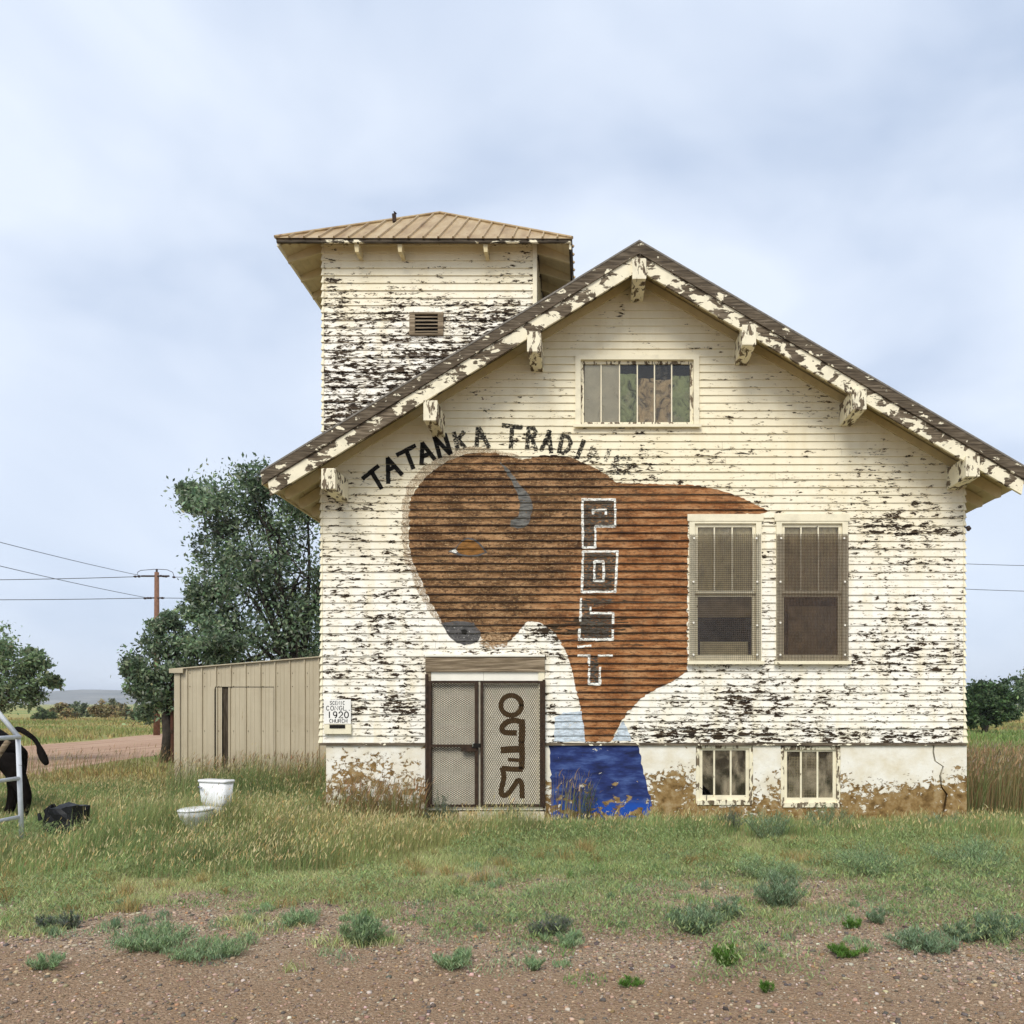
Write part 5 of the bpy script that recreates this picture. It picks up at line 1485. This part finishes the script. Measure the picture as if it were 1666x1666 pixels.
PAL_T = [(.215, .305, .105, 3.6), (.29, .36, .135, 3.4), (.155, .245, .088, 3.0), (.34, .33, .15, 1.6), (.42, .36, .17, .7), (.29, .20, .08, .4)]
PAL_S = [(.56, .46, .22, 3), (.64, .53, .28, 2), (.52, .36, .14, 1.3), (.40, .39, .19, 1.5)]
def make_tall():
    n = 380000
    x, d = frustum_pts(n, 7.6, 17.5)
    tf = tall_front(x) + (vnoise(x, d, 1.6, 3) - .5) * 1.5 + (vnoise(x, d, 4.5, 8) - .5) * 0.8
    near = np.clip((d - tf) / 0.5, 0, 1)
    dn = near * np.clip(0.35 + 1.1 * vnoise(x, d, 0.9, 5), 0, 1)
    right = (x > -0.8) & (d < 11.9)
    dn = np.where(right, dn * np.clip((d - 9.9) / 0.8, 0.15, 1.0), dn)
    dn = np.where((x > X(745)) & (x < X(890)) & (d > 11.3) & (d < 12.3), dn * 0.25, dn)
    dn = np.where((x > -8.6) & (d > 12.3) & (x < XL) & (d < 16.4), 1.0 * dn, dn)
    road = (x < -11.1 - 0.15 * d + 0.3)
    ok = (RNG.random(n) < dn) & ~inside_church(x, d) & ~road
    x, d = x[ok], d[ok]; n = len(x)
    hb = (0.15 + 0.22 * vnoise(x, d, 0.8, 12)) * (0.35 + 0.65 * np.clip((d - tf[ok]) / 1.3, 0, 1))
    for (ox, od, rx_, rd) in ((cr.location.x, CD - .6, .9, 1.1), (fx, 10.2, .6, .9), (-9.2, 11.9, .9, .9)):
        q_ = ((x - ox) / rx_) ** 2 + ((d - od) / rd) ** 2
        hb = hb * np.clip(.25 + .75 * (q_ - .6), .25, 1)
    hb = np.where(x > -0.8, hb * 0.80, hb)
    hb = hb * (1 + 0.9 * np.exp(-((x - tc_.x) / .8) ** 2 - ((d - TDp + .45) / .55) ** 2))
    hb = np.where((x > XL - .1) & (d > 11.1), hb * np.where(x > -1.0, 0.45, 0.75), hb)
    hb = np.where((x < XL) & (d > 13.5) & (x > -7.4), hb * 1.75, hb)
    hb = np.where((x < -7.4) & (d > 13), hb * 0.55, hb)
    clump = vnoise(x, d, 3.4, 88)
    hb = hb * (0.62 + 0.76 * clump)
    h = hb * RNG.normal(1, .28, n).clip(.35, 1.8)
    az_ = RNG.normal(0.5, 1.3, n)
    co = blades(x, d - D, np.zeros(n), h, RNG.uniform(.0035, .0075, n), np.abs(RNG.normal(.30, .24, n)), az_)
    pat = vnoise(x, d, 0.55, 21)[:, None]
    col = pick(PAL_T, n)
    warm = np.clip((pat - 0.45) * 1.9, 0, 1) * 0.32 + 0.30 * np.exp(-((x + 2.7) / 1.7) ** 2 - ((d - 10.2) / 1.5) ** 2)[:, None]
    col = col * (0.62 + 0.72 * vnoise(x, d, 2.3, 89))[:, None]
    col = col * (1 - warm) + np.array([[.42, .36, .14]]) * warm
    raw_mesh('tall_grass', co, BL5, M['grass'], col, 'stuff')['label'] = 'tall green and straw coloured grass round the church'
    # seed heads on part of them
    s = (RNG.random(n) < 0.20 + 0.30 * np.exp(-((x + 2.7) / 1.9) ** 2)) & (h > 0.12)
    xs, ds, hs, a_ = x[s], d[s], h[s], az_[s]
    m = len(xs)
    ln = RNG.uniform(.035, .075, m)
    co2 = blades(xs, ds - D, hs * RNG.uniform(.8, 1.0, m), ln, RNG.uniform(.006, .013, m), RNG.uniform(.2, .9, m), a_)
    raw_mesh('grass_seed_heads', co2, BL5, M['grass'], pick(PAL_S, m, .15), 'stuff')['label'] = 'straw coloured seed heads on the tall grass'
make_tall()

def make_dry():
    """taller rusty stems: by the shed, beside the right corner"""
    xs, ds, hs = [], [], []
    for (x0, x1, d0, d1, n, h0, h1) in ((-7.3, XL + .4, 14.2, 15.7, 1100, .55, 1.0), (-8.3, -7.3, 14.8, 15.7, 160, .5, .9), (XR + .05, XR + 5.0, 12.4, 17.0, 8000, .65, 1.20), (X(900), X(960), 11.75, 12.05, 60, .6, .9), (X(540), X(700), 11.5, 12.1, 420, .45, .8), (-16, -10.5, 17, 22, 700, .4, .8)):
        xs.append(RNG.uniform(x0, x1, n)); ds.append(RNG.uniform(d0, d1, n)); hs.append(RNG.uniform(h0, h1, n))
    x, d, h = map(np.concatenate, (xs, ds, hs))
    ok = ~inside_church(x, d); x, d, h = x[ok], d[ok], h[ok]; n = len(x)
    az_ = RNG.normal(0.2, 1.0, n)
    lean = np.abs(RNG.normal(.2, .14, n))
    co = blades(x, d - D, np.zeros(n), h, RNG.uniform(.006, .011, n), lean, az_, .7)
    col = pick([(.24, .22, .09, 2), (.27, .18, .085, 2), (.31, .20, .10, 1.2), (.17, .20, .07, 2.4)], n)
    raw_mesh('dry_grass', co, BL5, M['grass'], col, 'stuff')['label'] = 'tall rusty brown grass beside the church and shed'
    s = RNG.random(n) < .6
    m = s.sum(); hh = h[s]
    tip = np.stack([x[s] + np.cos(az_[s]) * lean[s] * hh * .5, d[s] - D + np.sin(az_[s]) * lean[s] * hh * .5, hh * (1 - .25 * lean[s]) * .84], 1)
    co2 = blades(tip[:, 0], tip[:, 1], tip[:, 2], RNG.uniform(.07, .15, m), RNG.uniform(.010, .022, m), RNG.uniform(.2, .8, m), az_[s])
    raw_mesh('dry_seed_heads', co2, BL5, M['grass'], pick([(.36, .215, .11, 2), (.42, .29, .16, 2), (.32, .26, .17, 1.8)], m), 'stuff')['label'] = 'brown plumes of the tall dry grass'
make_dry()

def make_turf():
    """short pale grass between tall grass and gravel on the left, patches elsewhere"""
    n = 350000
    x, d = frustum_pts(n, 5.2, 10.6)
    left = np.interp(x, [-9, -2.5, -0.5, 6], [6.15, 6.4, 6.7, 6.6])
    e_ = (d - left) / 1.0 + (vnoise(x, d, 1.1, 31) - .5) * 3.2 + (vnoise(x, d, 3.4, 33) - .5) * 2.4
    dens = np.clip(e_, 0, 1) * np.where(x < -1.2, 1.0, 0.14 + 0.5 * (vnoise(x, d, 1.9, 77) > .56))
    far = np.clip((tall_front(x) + 0.9 - d) / .5, 0, 1)
    ok = RNG.random(n) < dens * far
    x, d = x[ok], d[ok]; n = len(x)
    h = (.025 + .06 * vnoise(x, d, 2.0, 40)) * RNG.uniform(.5, 1.4, n)
    co = blades(x, d - D, np.zeros(n), h, RNG.uniform(.004, .008, n), RNG.uniform(.2, 1.0, n), RNG.uniform(0, 6.28, n))
    mixf = np.clip((x + 1.6) / 1.6 + (vnoise(x, d, .9, 44) - .5) * 1.2, 0, 1)[:, None]
    c1 = pick([(.46, .48, .22, 2), (.39, .45, .18, 2), (.54, .50, .26, 1.4)], n)
    c2 = pick([(.32, .39, .16, 2), (.39, .44, .17, 2), (.48, .46, .22, 1.2)], n)
    raw_mesh('short_grass', co, BL5, M['grass'], c1 * (1 - mixf) + c2 * mixf, 'stuff')['label'] = 'short pale green grass between the gravel and the tall grass'
make_turf()

def make_cover():
    """feathery green ground weeds, patchy"""
    n = 200000
    x, d = frustum_pts(n, 5.0, 11.2)
    v = vnoise(x, d, .95, 51) * .6 + vnoise(x, d, 2.6, 52) * .4
    bias = np.interp(d, [5.0, 5.7, 6.5, 7.4, 9.6, 11.0], [-.20, -.06, .05, .10, .18, .05])
    bias = np.where(x < -1.3, bias - .10, bias + 0.03)
    ok = RNG.random(n) < np.clip((v + bias * .6 - .56) * 14, 0, 1)
    x, d, v = x[ok], d[ok], v[ok]; n = len(x)
    hz = RNG.random(n) ** 1.3 * np.clip((v - .42) * .8, .02, .20)
    co = blades(x, d - D, hz, RNG.uniform(.02, .05, n), RNG.uniform(.006, .013, n), RNG.uniform(.3, 1.6, n), RNG.uniform(0, 6.28, n))
    col = pick([(.25, .335, .135, 2), (.31, .39, .155, 2), (.38, .43, .18, 1.4), (.24, .29, .13, 1.2)], n)
    raw_mesh('ground_weeds', co, BL5, M['leaf'], col, 'stuff')['label'] = 'feathery green weeds spread over the gravel edge'
make_cover()

def make_far():
    """coarse field grass behind the buildings"""
    n = 70000
    d = 17 + 75 * RNG.random(n) ** 1.6
    x = RNG.uniform(-1050, 780, n) * d / F
    px = VX + x * F / d
    vis = (px < 560) | (px > 1540)
    road = (x < -11.0 - .15 * d + .2) & (x > -19.0 - .146 * d)
    ok = vis & ~road & ~inside_church(x, d)
    x, d = x[ok], d[ok]; n = len(x)
    h = (.12 + .30 * vnoise(x, d, .16, 61) ** 1.5) * RNG.uniform(.5, 1.4, n)
    h = np.where(d < 24, h * 0.8, h)
    co = blades(x, d - D, np.zeros(n), h, .010 + .0011 * d, RNG.uniform(.1, .8, n), RNG.uniform(0, 6.28, n))
    f = np.clip((vnoise(x * .35, d, .22, 63) - .4) * 2.6 + np.clip((d - 38) / 40, 0, .6), 0, 1)[:, None]
    col = pick([(.17, .25, .07, 2), (.21, .27, .085, 2), (.26, .27, .10, 1)], n) * (1 - f) + pick([(.42, .33, .13, 2), (.36, .24, .10, 1), (.33, .30, .12, 1.5)], n) * f
    raw_mesh('field_grass', co, BL5, M['grass'], col, 'stuff')['label'] = 'open grass field behind the church'
make_far()

def make_tufts():
    P_, H_, C_ = [], [], []
    for kind, n, d0, d1 in (('straw', 300, 6.4, 10.2), ('weed', 900, 5.0, 9.8)):
        x, d = frustum_pts(n, d0, d1)
        for xi, di in zip(x, d):
            if kind == 'straw':
                tf = float(tall_front(np.array([xi]))[0])
                if not (tf - 1.5 < di < tf + .6): continue
                m, r_, h0 = 70, random.uniform(.04, .13), random.uniform(.08, .19)
                pal = [(.46, .37, .16, 2), (.40, .29, .11, 1.5), (.30, .32, .13, 1)]
            else:
                if random.random() > (.22 if di < 5.6 else .8 if di < 6.8 else 1.0): continue
                if xi < -1.5 and di > 7.0: continue
                m, r_, h0 = random.randint(30, 150), random.uniform(.03, .24), random.uniform(.02, .10)
                pal = random.choice((GRN_, GRN_, DRK_, BRT_))
            a = RNG.uniform(0, 6.28, m); q = r_ * np.sqrt(RNG.random(m))
            px_, py_ = xi + q * np.cos(a), di - D + q * np.sin(a) * .8
            z_ = np.zeros(m) if kind == 'straw' else RNG.random(m) * h0 * (1 - .6 * (q / r_) ** 2)
            P_.append(np.stack([px_, py_, z_], 1))
            H_.append(RNG.uniform(.5, 1.2, m) * h0 if kind == 'straw' else RNG.uniform(.018, .045, m))
            C_.append(pick(pal, m))
    P_, H_, C_ = np.concatenate(P_), np.concatenate(H_), np.concatenate(C_)
    n = len(P_)
    co = blades(P_[:, 0], P_[:, 1], P_[:, 2], H_, RNG.uniform(.004, .008, n), RNG.uniform(.15, .9, n), RNG.uniform(0, 6.28, n))
    raw_mesh('weed_seedlings', co, BL5, M['leaf'], C_, 'stuff')['label'] = 'straw tufts and small weeds scattered at the gravel edge'
GRN_ = [(.255, .365, .18, 2), (.31, .42, .21, 2), (.38, .46, .25, 1)]
DRK_ = [(.19, .275, .155, 2), (.245, .335, .19, 2)]
BRT_ = [(.17, .30, .08, 2), (.22, .34, .11, 2)]
make_tufts()

# pebbles on the gravel
def make_pebbles():
    n = 105000
    x, d = frustum_pts(n, 3.9, 8.6, pw=1.4)
    left = np.interp(x, [-9, -2.5, 0, 6], [7.2, 7.6, 9.0, 8.6])
    ok = RNG.random(n) < np.clip((left - d) / .8 + .25, 0.05, 1) * np.clip((d - 4.9 + x * .10 + (vnoise(x, d, .7, 91) - .5)) / .8, .35, 1)
    x, d = x[ok], d[ok]; n = len(x)
    s = RNG.lognormal(math.log(.0050), .50, n).clip(.0022, .018)
    cube = np.array([(-1, -1, -.6), (1, -1, -.6), (1, 1, -.6), (-1, 1, -.6), (-.7, -.7, .7), (.7, -.7, .7), (.7, .7, .7), (-.7, .7, .7)], dtype=float)
    co = cube[None] * RNG.uniform(.6, 1.25, (n, 8, 3)) * s[:, None, None] * np.array([1.15, 1.0, .7])
    a = RNG.uniform(0, 6.28, n)
    ca, sa = np.cos(a)[:, None], np.sin(a)[:, None]
    xx, yy = co[:, :, 0] * ca - co[:, :, 1] * sa, co[:, :, 0] * sa + co[:, :, 1] * ca
    co[:, :, 0], co[:, :, 1] = xx + x[:, None], yy + (d - D)[:, None]
    co[:, :, 2] += (s * .3)[:, None]
    tris = [(0, 2, 1), (0, 3, 2), (4, 5, 6), (4, 6, 7), (0, 1, 5), (0, 5, 4), (1, 2, 6), (1, 6, 5), (2, 3, 7), (2, 7, 6), (3, 0, 4), (3, 4, 7)]
    col = pick([(.34, .24, .165, 3), (.44, .33, .235, 2.4), (.22, .165, .12, 2), (.52, .44, .35, .6), (.12, .10, .085, 1.2), (.36, .22, .115, .8)], n, .2)
    raw_mesh('gravel_stones', co.reshape(-1, 3), (8, tris), attr_mat('pebble', .85, None), col, 'stuff')['label'] = 'loose mixed pebbles covering the gravel yard'
make_pebbles()

# ------------------------------------------------------------------ countable weed clumps
def weed(px, py, wpx, hpx, label, palette, n=900, upright=0.5, group='bushy green weeds on the gravel', name='weed_clump', lsize=1.0):
    d = GD(py); c = Vector((X(px, d), d - D, 0))
    rw, hh = wpx * d / F / 2 * 1.2, hpx * d / F
    root = empty(name, c)
    tag(root, label, 'weed', group)
    ns = max(8, int(n / 45))
    g = MB(); tips = []
    for i in range(ns):
        a = random.uniform(0, 6.28); rr = rw * math.sqrt(random.random())
        top = Vector((c.x + rr * math.cos(a), c.y + rr * math.sin(a) * .8, hh * random.uniform(.55, 1.0) * (1 - .45 * (rr / rw) ** 2)))
        base = c + Vector((rr * .35 * math.cos(a), rr * .35 * math.sin(a), 0))
        mid = base.lerp(top, .5) + Vector((random.gauss(0, .02), random.gauss(0, .02), hh * .06))
        g.tube([base, mid, top], [.004, .003, .0015], 3, cap=False)
        tips.append((base, mid, top))
    g.build('stem', M['stem'], root)
    t = np.array([[list(q) for q in tp] for tp in tips])
    n = int(n * 1.7)
    k = RNG.integers(0, ns, n); u = RNG.random(n) ** .8
    u2 = u[:, None]
    B = t[k, 0] * (1 - u2) ** 2 + 2 * t[k, 1] * u2 * (1 - u2) + t[k, 2] * u2 ** 2
    B = B + RNG.normal(0, .012, (n, 3)) * (rw / .25)
    B[:, 2] = np.maximum(B[:, 2], .004)
    sz_ = RNG.uniform(.018, .045, n) * lsize
    co = blades(B[:, 0], B[:, 1], B[:, 2], sz_, sz_ * RNG.uniform(.10, .22, n), RNG.uniform(.3, 1.4, n) * (1.4 - upright), RNG.uniform(0, 6.28, n))
    raw_mesh('foliage', co, BL5, M['leaf'], pick(palette, n), None, root, off=c)
    return root
M['stem'] = plain('weed_stem', (.12, .14, .06), .8, var=.3)
GRN = [(.255, .365, .18, 2), (.31, .42, .21, 2), (.19, .28, .145, 1.5), (.38, .46, .25, 1)]
DRK = [(.19, .275, .155, 2), (.245, .335, .19, 2), (.31, .39, .235, 1)]
BRT = [(.11, .23, .035, 2), (.15, .28, .055, 2), (.09, .17, .03, 1)]
GRY = [(.16, .20, .125, 2), (.20, .23, .155, 2), (.18, .18, .19, 1)]
for a in (
    (1270, 1474, 80, 62, 'round dark green weed standing alone right of centre below the basement windows', DRK, 2600),
    (1130, 1516, 84, 50, 'wide dark green weed on gravel left of the round one', DRK, 2400),
    (1182, 1495, 50, 36, 'smaller green weed touching the wide dark weed on its right', DRK, 1100),
    (588, 1536, 66, 62, 'pale green feathery weed in front of the church door, left of it', GRN, 2000),
    (250, 1540, 130, 40, 'broad low green weed on gravel in the lower left', GRN, 2200),
    (335, 1556, 110, 32, 'low green weed at the right end of the lower left patch', GRN, 1500),
    (1500, 1545, 100, 34, 'low green weed at the left end of the row along the road edge', DRK, 1600),
    (1570, 1530, 60, 34, 'middle green weed of the row along the road edge', DRK, 1100),
    (1625, 1528, 80, 48, 'tall green weed near the right edge, last of the roadside row', DRK, 2000),
    (892, 1520, 72, 34, 'greyish flowering weed in the middle of the gravel', GRY, 1400),
    (920, 1538, 74, 22, 'small flat green weed just below the greyish one', GRN, 700),
    (735, 1572, 90, 28, 'straggling light green weed on gravel under the door', GRN, 900),
    (868, 1578, 44, 24, 'little light green tuft on gravel below the greyish weed', GRN, 400),
    (1180, 1570, 56, 34, 'bright green leafy weed alone on the gravel right of centre', BRT, 800),
    (1378, 1555, 66, 18, 'bright green flat weed beside the roadside row', BRT, 700),
    (1388, 1510, 40, 18, 'small yellowish green tuft above the flat bright weed', BRT, 350),
    (1430, 1502, 38, 28, 'small dark tuft between the round weed and the right edge', DRK, 500),
    (1246, 1615, 24, 18, 'tiny bright green sprout low on the bare gravel', BRT, 200),
    (1026, 1606, 36, 14, 'tiny flat bright sprout low in the middle gravel', BRT, 200),
    (75, 1512, 34, 24, 'spiky grey green tuft near the left edge', GRY, 420),
    (115, 1510, 40, 28, 'larger spiky grey green tuft second from the left edge', GRY, 520),
    (490, 1502, 90, 22, 'low green weed on the turf edge left of the feathery weed', GRN, 800),
    (80, 1575, 60, 26, 'light green weed at the lower left edge of the gravel', GRN, 600),
):
    weed(*a[:6], n=a[6])
for a in (
    (950, 1338, 46, 74, 'thin reddish stemmed weed in front of the blue painted wall', [(.07, .11, .045, 2), (.20, .11, .06, 1)], 700),
    (838, 1345, 34, 52, 'young green weed growing at the door step', [(.065, .12, .05, 1)], 350),
    (1252, 1365, 70, 62, 'dark bushy weed against the wall between the basement windows', DRK, 1600),
    (1190, 1352, 50, 44, 'greyish bushy weed against the wall under the first basement window', GRY, 900),
    (1345, 1350, 80, 46, 'dark weed against the wall under the second basement window', DRK, 1300),
    (1540, 1352, 60, 36, 'dark weed at the right corner of the foundation', DRK, 900),
    (620, 1330, 120, 66, 'dense dark green weed against the wall left of the door', DRK, 1700),
    (715, 1340, 50, 56, 'dark scrubby weed at the left foot of the gate', GRY, 800),
    (1420, 1420, 150, 50, 'wide spread green weed on the right below the wall', GRN, 2200),
    (1590, 1415, 150, 60, 'tall feathery green weed at the right edge of the yard', GRN, 2400),
    (1250, 1430, 120, 36, 'low spread green weed in front of the basement windows', GRN, 1600),
):
    weed(*a[:6], n=a[6], group='weeds growing before the wall')

# ------------------------------------------------------------------ trees
M['bark'] = plain('dark_bark', (.045, .036, .028), .95, var=.4, scale=9, bump=.6, bscale=18)
def tree(name, label, d, base_px, blobs, palette, leaf, per, trunk_r, cat='tree', group=None, sub=13, depthf=.9, trunks=None, fill=1.0):
    base = Vector((X(base_px, d), d - D, 0))
    root = empty(name, base)
    tag(root, label, cat, group)
    wood = MB()
    centers = []
    for (bx_, by__, br) in blobs:
        c = P(bx_, by__, d); r_ = br * d / F
        for i in range(sub):
            v = Vector((random.gauss(0, 1), random.gauss(0, 1) * depthf, random.gauss(0, 1))).normalized() * r_ * random.random() ** .45
            centers.append((c + v, r_))
    cz = np.mean([c.z for c, _ in centers]); 
    top = Vector((base.x + random.uniform(-.2, .2), base.y, min(cz * .55, cz)))
    fork = [base, base.lerp(top, .5) + Vector((trunk_r * .5, 0, 0)), top]
    wood.tube([base - Vector((0, 0, .2))] + fork[1:], [trunk_r, trunk_r * .85, trunk_r * .65], 9)
    for (bx_, by__, br) in blobs:
        c = P(bx_, by__, d)
        mid = top.lerp(c, .5) + Vector((random.uniform(-.4, .4), random.uniform(-.4, .4), random.uniform(-.1, .5)))
        st = base.lerp(top, random.uniform(.55, 1.0))
        wood.tube([st, mid, c], [trunk_r * .34, trunk_r * .20, trunk_r * .07], 6)
        for q, r_ in random.sample(centers, min(6, len(centers))):
            if (q - c).length < r_ * 2.2: wood.tube([mid.lerp(c, random.uniform(.3, 1)), mid.lerp(q, .6), q], [trunk_r * .12, trunk_r * .08, trunk_r * .03], 4)
    for q, r_ in centers[::3]:
        wood.tube([q - Vector((random.uniform(-.5, .5) * r_, random.uniform(-.5, .5) * r_, .6 * r_)), q], [trunk_r * .06, trunk_r * .02], 3)
    wood.build('trunk', M['bark'], root, smooth=True)
    C_ = np.array([list(c) for c, _ in centers]); Rr_ = np.array([r_ for _, r_ in centers])
    n = int(len(centers) * per * fill)
    k = RNG.integers(0, len(centers), n)
    P_ = C_[k] + RNG.normal(0, 1, (n, 3)) * (Rr_[k] * .24)[:, None] * np.array([1, 1, .8])
    P_[:, 2] = np.maximum(P_[:, 2], .3)
    s = leaf * RNG.uniform(.6, 1.4, n)
    u = RNG.normal(0, 1, (n, 3)); u /= np.linalg.norm(u, axis=1)[:, None]
    v = RNG.normal(0, 1, (n, 3)); v -= u * (u * v).sum(1)[:, None]; v /= np.linalg.norm(v, axis=1)[:, None]
    co = np.zeros((n, 4, 3))
    co[:, 0] = P_ - u * s[:, None]; co[:, 1] = P_ + v * (s * .45)[:, None]; co[:, 2] = P_ + u * s[:, None]; co[:, 3] = P_ - v * (s * .45)[:, None]
    clump = RNG.normal(1, .30, len(centers)).clip(.45, 1.9)[k][:, None]
    raw_mesh('crown', co.reshape(-1, 3), (4, [(0, 1, 2), (0, 2, 3)]), M['leaf'], np.clip(pick(palette, n, .2) * clump, .004, 1), None, root, off=base)
    return root
TG = [(.145, .205, .115, 3), (.19, .255, .145, 3), (.085, .125, .07, 2), (.28, .35, .19, 1.4), (.31, .35, .26, 1.2)]
tree('cottonwood_tree', 'large leafy dark green tree rising behind the shed and the church corner', 27, 486,
     [(400, 850, 78), (345, 838, 50), (455, 850, 66), (490, 930, 78), (400, 940, 74), (352, 930, 46), (430, 1020, 74), (345, 1010, 42), (500, 1010, 70), (560, 900, 80), (570, 1010, 90), (500, 815, 44), (420, 800, 44), (310, 812, 22), (325, 985, 30), (470, 1080, 60), (385, 1080, 56)], TG, .080, 170, .30)
tree('shrubby_tree', 'lower spreading dark green tree left of the big one beside the shed', 24, 268,
     [(245, 1085, 40), (285, 1060, 42), (225, 1105, 30), (300, 1110, 50), (265, 1020, 24), (250, 1135, 34), (330, 1080, 46), (350, 1040, 36), (212, 1085, 16)], TG, .075, 120, .16)
tree('roadside_tree', 'lighter green small tree cut by the left edge of the picture', 24, -40,
     [(15, 1085, 40), (0, 1050, 34), (55, 1095, 26), (85, 1108, 14), (-40, 1090, 50), (25, 1130, 34), (60, 1070, 18), (-60, 1050, 50), (50, 1130, 20), (-15, 1130, 36)], [(.18, .25, .125, 3), (.23, .30, .155, 2), (.13, .19, .10, 2), (.30, .36, .21, 1)], .066, 70, .15)
tree('round_bush', 'dark green rounded bush in the field right of the church', 48, 1600,
     [(1585, 1132, 24), (1612, 1126, 24), (1635, 1138, 18), (1598, 1150, 26), (1625, 1155, 18), (1570, 1145, 26), (1548, 1140, 26), (1590, 1164, 18), (1615, 1166, 16), (1642, 1162, 13), (1562, 1163, 20)], [(.075, .125, .052, 3), (.105, .16, .068, 2), (.055, .085, .04, 2), (.14, .195, .085, 1)], .12, 130, .2, cat='bush')
tree('edge_tree', 'open leafy small tree at the far right edge', 55, 1675,
     [(1662, 1110, 14), (1680, 1120, 26), (1655, 1130, 12), (1700, 1105, 30), (1668, 1145, 18)], TG, .12, 60, .14)
for i, (px, py, r_, d, lab, pal) in enumerate((
    (128, 1150, 14, 95, 'grey green shrub in the middle of the field behind the road', [(.24, .28, .16, 1), (.19, .23, .14, 1)]),
    (165, 1152, 15, 92, 'rust tinted low shrub right of the grey green one', [(.34, .25, .12, 1), (.28, .25, .12, 1)]),
    (100, 1155, 13, 90, 'rust tinted low shrub left of the grey green one', [(.32, .24, .11, 1), (.26, .24, .12, 1)]),
    (205, 1154, 15, 98, 'brownish low shrub nearest the trees behind the road', [(.32, .26, .14, 1), (.24, .24, .12, 1)]),
    (185, 1146, 12, 110, 'far dark low shrub in the field under the hills', [(.18, .20, .11, 1), (.22, .22, .12, 1)]),
    (70, 1160, 12, 85, 'small green shrub beside the left tree', [(.11, .14, .06, 1)]),
    (235, 1160, 14, 80, 'green brush at the foot of the utility pole', [(.09, .12, .05, 1), (.14, .13, .06, 1)]))):
    tree('field_shrub', lab, d, px, [(px, py, r_ * .7), (px - r_ * .9, py + r_ * .3, r_ * .6), (px + r_ * .9, py + r_ * .3, r_ * .6), (px, py + r_ * .7, r_ * .7), (px + 1.4 * r_, py + .8 * r_, r_ * .5)], pal, .17, 60, .07, cat='shrub', group='shrubs in the far field', sub=8)

# ------------------------------------------------------------------ the air
g = MB().box(-5200, 5200, -60, 5200, -1.0, 78)
hz = NB('thin_air')
pv = hz.n('ShaderNodeVolumePrincipled', {'Color': (0.80, 0.87, 0.97), 'Density': 0.00022, 'Anisotropy': 0.0})
hz.t.links.new(pv.outputs[0], hz.o.inputs['Volume'])
o = g.build('haze', hz.m)
o['kind'] = 'stuff'
